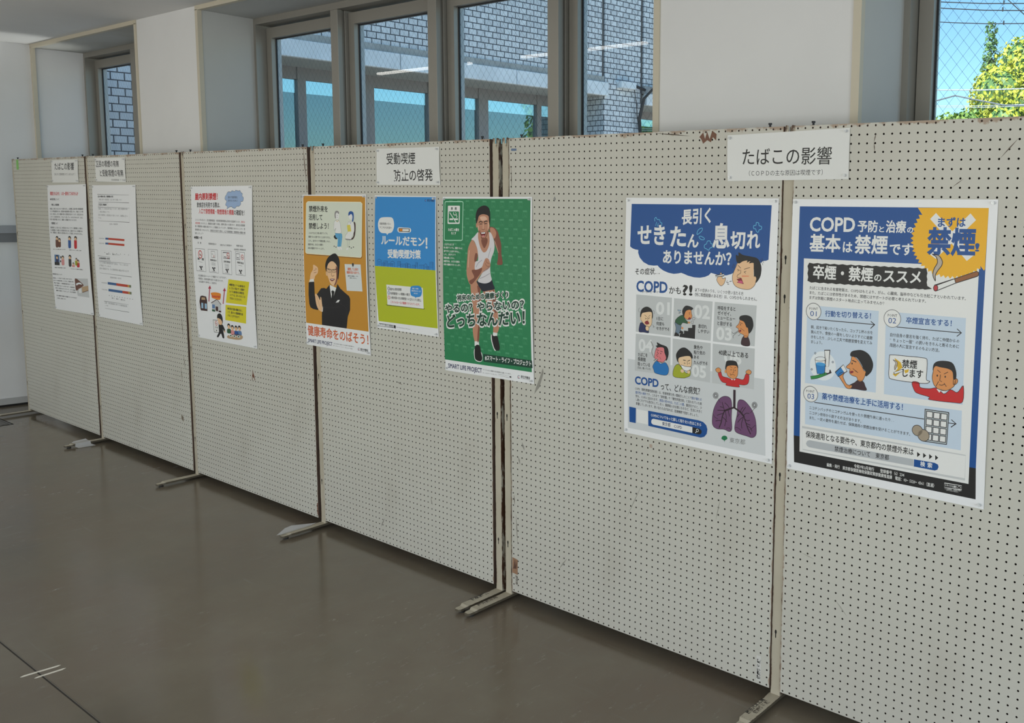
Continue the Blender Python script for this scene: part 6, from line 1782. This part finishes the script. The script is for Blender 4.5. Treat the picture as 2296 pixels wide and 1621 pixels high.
for key, (ox, oz, cs, parts) in ART.items():
    nm, label, cat, glossy, A = PINFO[key]
    C = [(x*U, z*U) for x, z in cs]; H = max(c[1] for c in C); zb = (C[2][1]+C[3][1])/2; zt = (C[0][1]+C[1][1])/2
    curl = lambda z, A=A, zb=zb, zt=zt: -.0012-A*max(0, math.sin(math.pi*min(1, max(0, (z-zb)/(zt-zb)))))
    N = 28; V = []; F = []
    for k in range(N+1):
        t = k/N
        for a, b in ((3, 0), (2, 1)): V.append((C[a][0]*(1-t)+C[b][0]*t, 0, C[a][1]*(1-t)+C[b][1]*t))
    n = len(V); V += [(x, .0005, z) for x, y, z in V]
    for k in range(N): F.append((2*k, 2*k+1, 2*k+3, 2*k+2)); F.append((n+2*k, n+2*k+2, n+2*k+3, n+2*k+1)); F.append((2*k, 2*k+2, n+2*k+2, n+2*k)); F.append((2*k+1, n+2*k+1, n+2*k+3, 2*k+3))
    F += [(0, n, n+1, 1), (2*N, 2*N+1, n+2*N+1, n+2*N)]
    me = bpy.data.meshes.new(nm); me.from_pydata([(x, y+curl(z), z) for x, y, z in V], [], F); me.materials.append(M_paper if glossy else M_paper_m); me.update()
    root = link(nm, me); root.location = (ox, -.0008, oz); tag(root, label, cat, 'notices pinned along the pegboards')
    for part, es in parts.items():
        pr = Print()
        for e in es:
            t, c, z = e[0], e[1], e[2]
            if t in 'PB':
                pts = [(e[3][i]*U, e[3][i+1]*U) for i in range(0, len(e[3]), 2)]
                pr.poly(smooth_pts(pts, True) if t == 'B' else pts, z, c)
            elif t == 'L':
                pts = [(e[6][i]*U, e[6][i+1]*U) for i in range(0, len(e[6]), 2)]
                pr.line(smooth_pts(pts, e[4]) if e[5] and len(pts) > 2 else pts, e[3]*U, e[4], z, c)
            elif t == 'O':
                x, y, rx, ry = [q*U for q in e[3]]; m = 28 if rx > .01 else 12
                pr.poly([(x+rx*math.cos(2*math.pi*k/m), y+ry*math.sin(2*math.pi*k/m)) for k in range(m)], z, c)
            elif t == 'G':                                       # faint tile of the green ground
                x, y = e[3][0]*U, e[3][1]*U; g = .0009
                pr.line([(x, y), (x+.022, y), (x+.022, y+.020), (x, y+.020)], g, 1, z, c); pr.poly([(x, y+.021), (x+.022, y+.021), (x+.022, y+.0265), (x, y+.0265)], z, c); pr.line([(x+.004, y+.005), (x+.018, y+.005)], g*1.4, 0, z, c); pr.line([(x+.005, y+.016), (x+.017, y+.003)], g, 0, z, c)
            elif t == 'T': pr.text(e[3], e[4], e[5], z, c)
        pr.build(part, root, H, curl, 'lettering' not in part)
    for q, where in enumerate(('top left', 'top right', 'bottom right', 'bottom left')):
        x, z = C[q]; dx = .011 if q in (0, 3) else -.011; dz = -.009 if q < 2 else .011
        push_pin((ox+x+dx, -.0008+curl(z+dz)-.0005, oz+z+dz), 'clear push pin, %s corner of the %s' % (where, SHORT[key]))
# ---------------------------------------------------------------- outside: brick wing, ground, trees, wires
th = math.radians(7.5); WD = Vector((math.sin(th), math.cos(th), 0)); WN = Vector((math.cos(th), -math.sin(th), 0)); W0 = Vector((-6.17, 1.17, 0))
WM = Matrix(((WD.x, -WN.x, 0, 0), (WD.y, -WN.y, 0, 0), (0, 0, 1, 0), (0, 0, 0, 1)))       # local x along the wall, local y into it
def brick_mat(name, c1, c2, mortar):
    m = mat(name, c1, .8); t = NT(m)
    mp = t.n('ShaderNodeMapping'); t.l(t.coord(), mp.inputs[0]); mp.inputs['Rotation'].default_value = (math.radians(-90), 0, 0)
    sx = t.n('ShaderNodeSeparateXYZ'); t.l(t.coord(), sx.inputs[0]); cb = t.n('ShaderNodeCombineXYZ')
    t.l(t.math('ADD', sx.outputs[0], sx.outputs[1]), cb.inputs[0]); t.l(sx.outputs[2], cb.inputs[1])
    br = t.n('ShaderNodeTexBrick'); br.offset = .5; t.l(cb.outputs[0], br.inputs['Vector'])
    for k, v in (('Color1', c1), ('Color2', c2), ('Mortar', mortar)): br.inputs[k].default_value = (*v, 1)
    for k, v in (('Scale', 1), ('Mortar Size', .0052), ('Mortar Smooth', .1), ('Bias', -.1), ('Brick Width', .108), ('Row Height', .068)): br.inputs[k].default_value = v
    c = t.mixc(t.math('MULTIPLY', t.ramp(t.noise(30, 4), [(.35, (0,0,0)), (.7, (1,1,1))]), .4), br.outputs[0], tuple(x*.72 for x in c1), 'MIX')
    keep = t.mixc(br.outputs['Fac'], c, mortar); t.l(keep, t.b.inputs['Base Color']); t.bump(t.math('SUBTRACT', 1.0, br.outputs['Fac']), .5, .006); return m
M_brick = brick_mat('grey_tile_brick', (.80, .80, .80), (.60, .61, .62), (.06, .07, .085))
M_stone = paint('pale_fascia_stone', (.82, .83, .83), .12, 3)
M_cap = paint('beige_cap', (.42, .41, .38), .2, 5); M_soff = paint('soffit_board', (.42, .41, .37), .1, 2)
M_alu = mat('grey_window_bar', (.24, .22, .21), .45); M_dkwin = mat('dark_room', (.09, .13, .135), .8)
def mirror_glass():
    m = bpy.data.materials.new('tinted_glass'); m.use_nodes = True; t = NT(m); t.t.nodes.remove(t.b)
    gl = t.n('ShaderNodeBsdfGlossy'); gl.inputs[0].default_value = (.62, .80, .84, 1); gl.inputs['Roughness'].default_value = .01
    df = t.n('ShaderNodeBsdfTransparent'); df.inputs[0].default_value = (.45, .62, .64, 1); mx = t.n('ShaderNodeMixShader'); mx.inputs[0].default_value = .30
    t.l(df.outputs[0], mx.inputs[1]); t.l(gl.outputs[0], mx.inputs[2]); t.l(mx.outputs[0], t.out.inputs[0]); return m
M_tint = mirror_glass()
wing = empty('brick_building', W0); wing.matrix_world = Matrix.Translation(W0) @ WM
tag(wing, 'grey brick building wing with a pale band and tinted windows, outside the panes', 'building')
def wpart(name, m, boxes, bevel=0):
    f = MB()
    for q in boxes: f.box(*q[:6], q[6] if len(q) > 6 else 0)
    return f.build(name, m, wing, bevel)
S0, S1, SE = -1.6, 5.63, 14.0
wpart('brick_wall', M_brick, [(S0, S1-.055, 0, .9, 3.21, 7), (S0, .95, 0, .9, 0, 3.21), (S1, 6.267, 0, .9, 0, 7), (6.325, SE, 0, .9, 3.16, 7), (S1-.056, S1+.001, .72, .9, 0, 7), (6.266, 6.326, .3, .9, 3, 7)])
wpart('expansion_joint', mat('joint_grey', (.12, .115, .11), .7), [(S1-.055, S1, .03, .08, 3.13, 7), (6.267, 6.325, .03, .08, 2.9, 7)])
wpart('cap_band', M_cap, [(.95, S1-.03, -.02, .9, 3.135, 3.21), (6.325, SE, -.02, .9, 3.06, 3.16)])
for k in range(4):
    a = 2.681-1.515*2+1.515*k; c = min(a+1.515-.008, S1+.02); wpart('fascia_panel', M_stone, [(max(a, .95), c, -.05, .02, 2.966, 3.135)], .006)
wpart('fascia_panel', M_stone, [(6.34, SE, -.05, .02, 2.905, 3.06)], .006)
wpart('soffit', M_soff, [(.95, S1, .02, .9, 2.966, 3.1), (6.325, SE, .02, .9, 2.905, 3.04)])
YG = .70
for a, c in ((1.86, 1.95), (2.60, 2.73), (3.42, 3.50), (4.12, 4.26), (5.02, 5.09), (7.6, 7.7), (8.9, 9.0)): wpart('window_bar', M_alu, [(a, c, YG-.05, YG+.03, 0, 2.966 if a < 6 else 2.905)])
wpart('window_bar', M_alu, [(.95, S1, YG-.04, YG+.03, 2.84, 2.966), (6.325, SE, YG-.04, YG+.03, 2.80, 2.905), (.95, S1, YG-.04, YG+.03, .7, .8)])
g = MB(); g.face([(.95, YG, 0), (S1, YG, 0), (S1, YG, 2.84), (.95, YG, 2.84)]); g.face([(6.325, YG, 0), (SE, YG, 0), (SE, YG, 2.8), (6.325, YG, 2.8)]); g.build('window_glass', M_tint, wing)
wpart('room_behind', M_dkwin, [(S0, SE, 3.4, 3.5, 0, 3), (S0, SE, .92, 3.4, -.05, 0)])
wpart('blind_slats', mat('blind_white', (.62, .63, .60), .6), [(4.3, 4.95, YG+.12, YG+.14, .9+.09*k, .94+.09*k) for k in range(15)]+[(5.1, 5.6, YG+.12, YG+.14, .9+.09*k, .94+.09*k) for k in range(15)])  # rows of pale horizontal strips behind the tinted glass
o = wpart('corner_brick', M_brick, [(S1-.02, S1, 0.001, YG, 0, 2.966)])
bx = wpart('cable_box', M_stone, [(5.83, 6.10, -.10, 0, 3.085, 3.175)], .006)
f = MB()
for k, dx in enumerate((0, .02, .04, .055)):
    f.tube([(7.4, -.06-dx*.5, 3.14+dx*.3), (6.75, -.07-dx*.4, 3.16+dx*.4), (6.42, -.09-dx*.5, 3.12+dx*.5), (6.27-dx*.4, -.08, 2.98), (6.20-dx*.6, -.07, 2.7), (6.24-dx*.5, -.06, 2.4), (6.30-dx*.5, -.06, 2.1), (6.31-dx*.4, -.06, 1.2)], .013, 6)
f.build('cable_bundle', M_rubber, wing)
f = MB(); f.tube([(6.10, -.05, 3.12), (6.15, -.05, 2.9), (6.17, -.05, 2.7), (6.2, -.06, 2.55)], .006, 6); f.tube([(6.1, -.05, 3.14), (6.3, -.06, 3.1)], .02, 8); f.build('cable_lead', M_rubber, wing)
b = MB(); b.box(-60, 70, YE, 140, -.4, -.3); struct(b.build('ground', paint('ground_paving', (.5, .5, .48), .3, .8, .9)))

def leaf_mat(name, a, b_, c):
    m = mat(name, a, .55); t = NT(m); n = t.ramp(t.noise(1.1, 4), [(.3, a), (.5, b_), (.7, c)]); n2 = t.mixc(t.math('MULTIPLY', t.noise(14, 2), .5), n, b_); t.l(n2, t.b.inputs['Base Color'])
    return m
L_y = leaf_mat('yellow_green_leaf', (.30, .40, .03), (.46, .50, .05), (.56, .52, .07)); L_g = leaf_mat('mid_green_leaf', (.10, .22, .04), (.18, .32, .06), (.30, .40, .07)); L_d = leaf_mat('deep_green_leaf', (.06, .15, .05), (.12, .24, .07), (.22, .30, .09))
M_bark = mat('bark', (.09, .07, .05), .9)
def tree(name, label, loc, blobs, leaf, nleaf, size, seed, trunk_h=2.0, core=True):
    rnd = random.Random(seed); r = empty(name, loc); tag(r, label, 'tree', 'trees outside the right-hand window')
    t = MB(); t.cyl((0, 0, 0), (0, 0, 1), .16, trunk_h, 10, 0, .10); top = max(b[2] for b in blobs)
    for bx_, by_, bz_, rx_, rz_ in blobs[:6]: t.tube([(0, 0, trunk_h*.7), (bx_*.5, by_*.5, (trunk_h+bz_)*.5), (bx_, by_, bz_)], .045, 6)
    t.build('trunk', M_bark, r)
    V = []; F = []; area_ = [b[3]*(b[3]+b[4]) for b in blobs]; tot = sum(area_)
    for (bx_, by_, bz_, rx_, rz_), ar in zip(blobs, area_):
        for k in range(int(nleaf*ar/tot)):
            u = rnd.uniform(-1, 1); a = rnd.uniform(0, 2*math.pi); q = math.sqrt(1-u*u); n = Vector((q*math.cos(a), q*math.sin(a), u))
            rad = rnd.uniform(.72, 1.04)+.07*math.sin(5*a)*math.sin(4*u); c = Vector((bx_+n.x*rx_*rad, by_+n.y*rx_*rad, bz_+n.z*rz_*rad))
            d = (n+Vector((rnd.uniform(-.9, .9), rnd.uniform(-.9, .9), rnd.uniform(-.5, .9)))).normalized(); t1 = d.orthogonal().normalized(); t1.rotate(Matrix.Rotation(rnd.uniform(0, 6.28), 3, d)); t2 = d.cross(t1); s = size*rnd.uniform(.6, 1.3); i = len(V)
            V += [tuple(c-t1*s*.5), tuple(c+t2*s*.32), tuple(c+t1*s*.6), tuple(c-t2*s*.32)]; F.append((i, i+1, i+2, i+3))
    me = bpy.data.meshes.new('crown'); me.from_pydata(V, [], F); me.materials.append(leaf); me.update(); link('crown', me, r)
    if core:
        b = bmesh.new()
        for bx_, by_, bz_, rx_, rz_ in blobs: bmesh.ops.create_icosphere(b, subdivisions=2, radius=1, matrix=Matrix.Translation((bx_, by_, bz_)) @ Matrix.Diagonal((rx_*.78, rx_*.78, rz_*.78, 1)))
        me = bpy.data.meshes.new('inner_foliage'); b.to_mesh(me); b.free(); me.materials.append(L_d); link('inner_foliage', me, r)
    return r
rn = random.Random(5)
def dome(n, R, zc, h, r0, seed):
    q = random.Random(seed); out = [(0, 0, zc, R*.72, h*.72)]
    for k in range(n):
        a = 2.399*k; u = (k+.5)/n*1.25-.25; q_ = math.sqrt(max(0, 1-u*u)); out.append((R*.78*q_*math.cos(a), R*.78*q_*math.sin(a), zc+h*.8*u, r0*q.uniform(.8, 1.2), r0*q.uniform(.7, 1.0)))
    return out
tree('broad_tree', 'big round yellow-green tree filling the right-hand window', (-5.35, 30.0, -.3), dome(40, 3.25, 4.6, 3.2, .95, 1), L_y, 34000, .15, 11)
tree('leafy_tree', 'darker green tree low at the left edge of the right-hand window', (-6.47, 23.0, -.3), dome(22, 1.1, 2.75, 1.75, .48, 2), L_g, 9000, .14, 12)
tree('leafy_tree', 'mid-green tree low in front of the big yellow-green tree', (-4.35, 20.0, -.3), dome(20, 1.4, 2.1, 1.45, .5, 3), L_g, 9000, .13, 13)
tree('slender_tree', 'slender sparse tree rising into the sky at the left of the right-hand window', (-10.0, 36.0, -.3), [(0, 0, 3.4+.52*k, .62-.035*k, .4) for k in range(12)], L_d, 2600, .16, 14, 8.0, False)
tree('leafy_tree', 'green tree reflected in the tinted windows of the brick wing', (6.0, 16.0, -.3), dome(22, 2.6, 4.0, 2.6, .9, 5), L_g, 9000, .2, 15)
tree('leafy_tree', 'tall tree off to the right, out of view beyond the windows', (2.2, 24.0, -.3), dome(22, 2.6, 4.4, 2.8, .9, 6), L_y, 9000, .2, 16)
M_wire = mat('overhead_cable', (.03, .035, .04), .6); M_wire_l = mat('pale_overhead_cable', (.45, .50, .52), .5)
for k, (xa, za, xb, zb, r, m, lab) in enumerate(((-3.626, 5.25, -2.249, 5.07, .009, M_wire, 'topmost dark overhead cable across the blue sky'), (-3.62, 5.14, -2.242, 4.95, .009, M_wire, 'dark overhead cable just below the topmost, across the sky'), (-3.46, 4.872, -2.23, 4.7325, .008, M_wire, 'dark overhead cable at the height of the big tree top'), (-3.652, 3.694, -2.17, 3.629, .011, M_wire_l, 'pale thick cable crossing in front of the trees'), (-3.638, 3.41, -2.155, 3.36, .006, M_wire_l, 'thin pale cable lowest in front of the trees, upper of the pair'), (-3.638, 3.385, -2.155, 3.33, .006, M_wire_l, 'thin pale cable lowest in front of the trees, lower of the pair'))):
    dx, dz = xb-xa, zb-za; f = MB(); f.tube([(xa+dx*t, 14, za+dz*t-.02*t*(1-t)+.006*math.sin(9*t)) for t in [(-4.45-xa)/dx]+[-.5+.5*q for q in range(12)]], r, 6); o = f.build('overhead_wire', m); tag(o, lab, 'cable', 'overhead cables outside')
    if k < 3: f = MB(); f.cyl((xa+dx*.75-.02*k, 14, za+dz*.75-.02), (0, 0, 1), .012, .07, 8); f.build('cable_clip', M_wire, o)
f = MB(); f.tube([(-2.53, 14, 5.17), (-2.24, 14, 4.89), (-1.2, 14, 3.9)], .009, 6); tag(f.build('overhead_wire', M_wire), 'dark cable slanting down at the right edge of the sky', 'cable', 'overhead cables outside')
f = MB(); f.tube([(-3.8, 13, 3.22), (-3.4, 13, 3.38), (-3.02, 13, 3.46), (-2.7, 13, 3.38), (-2.2, 13, 3.26), (-1.4, 13, 3.2)], .013, 6); tag(f.build('overhead_wire', mat('grey_cable', (.16, .19, .22), .6)), 'grey cable humped like an arch in front of the trees', 'cable', 'overhead cables outside')
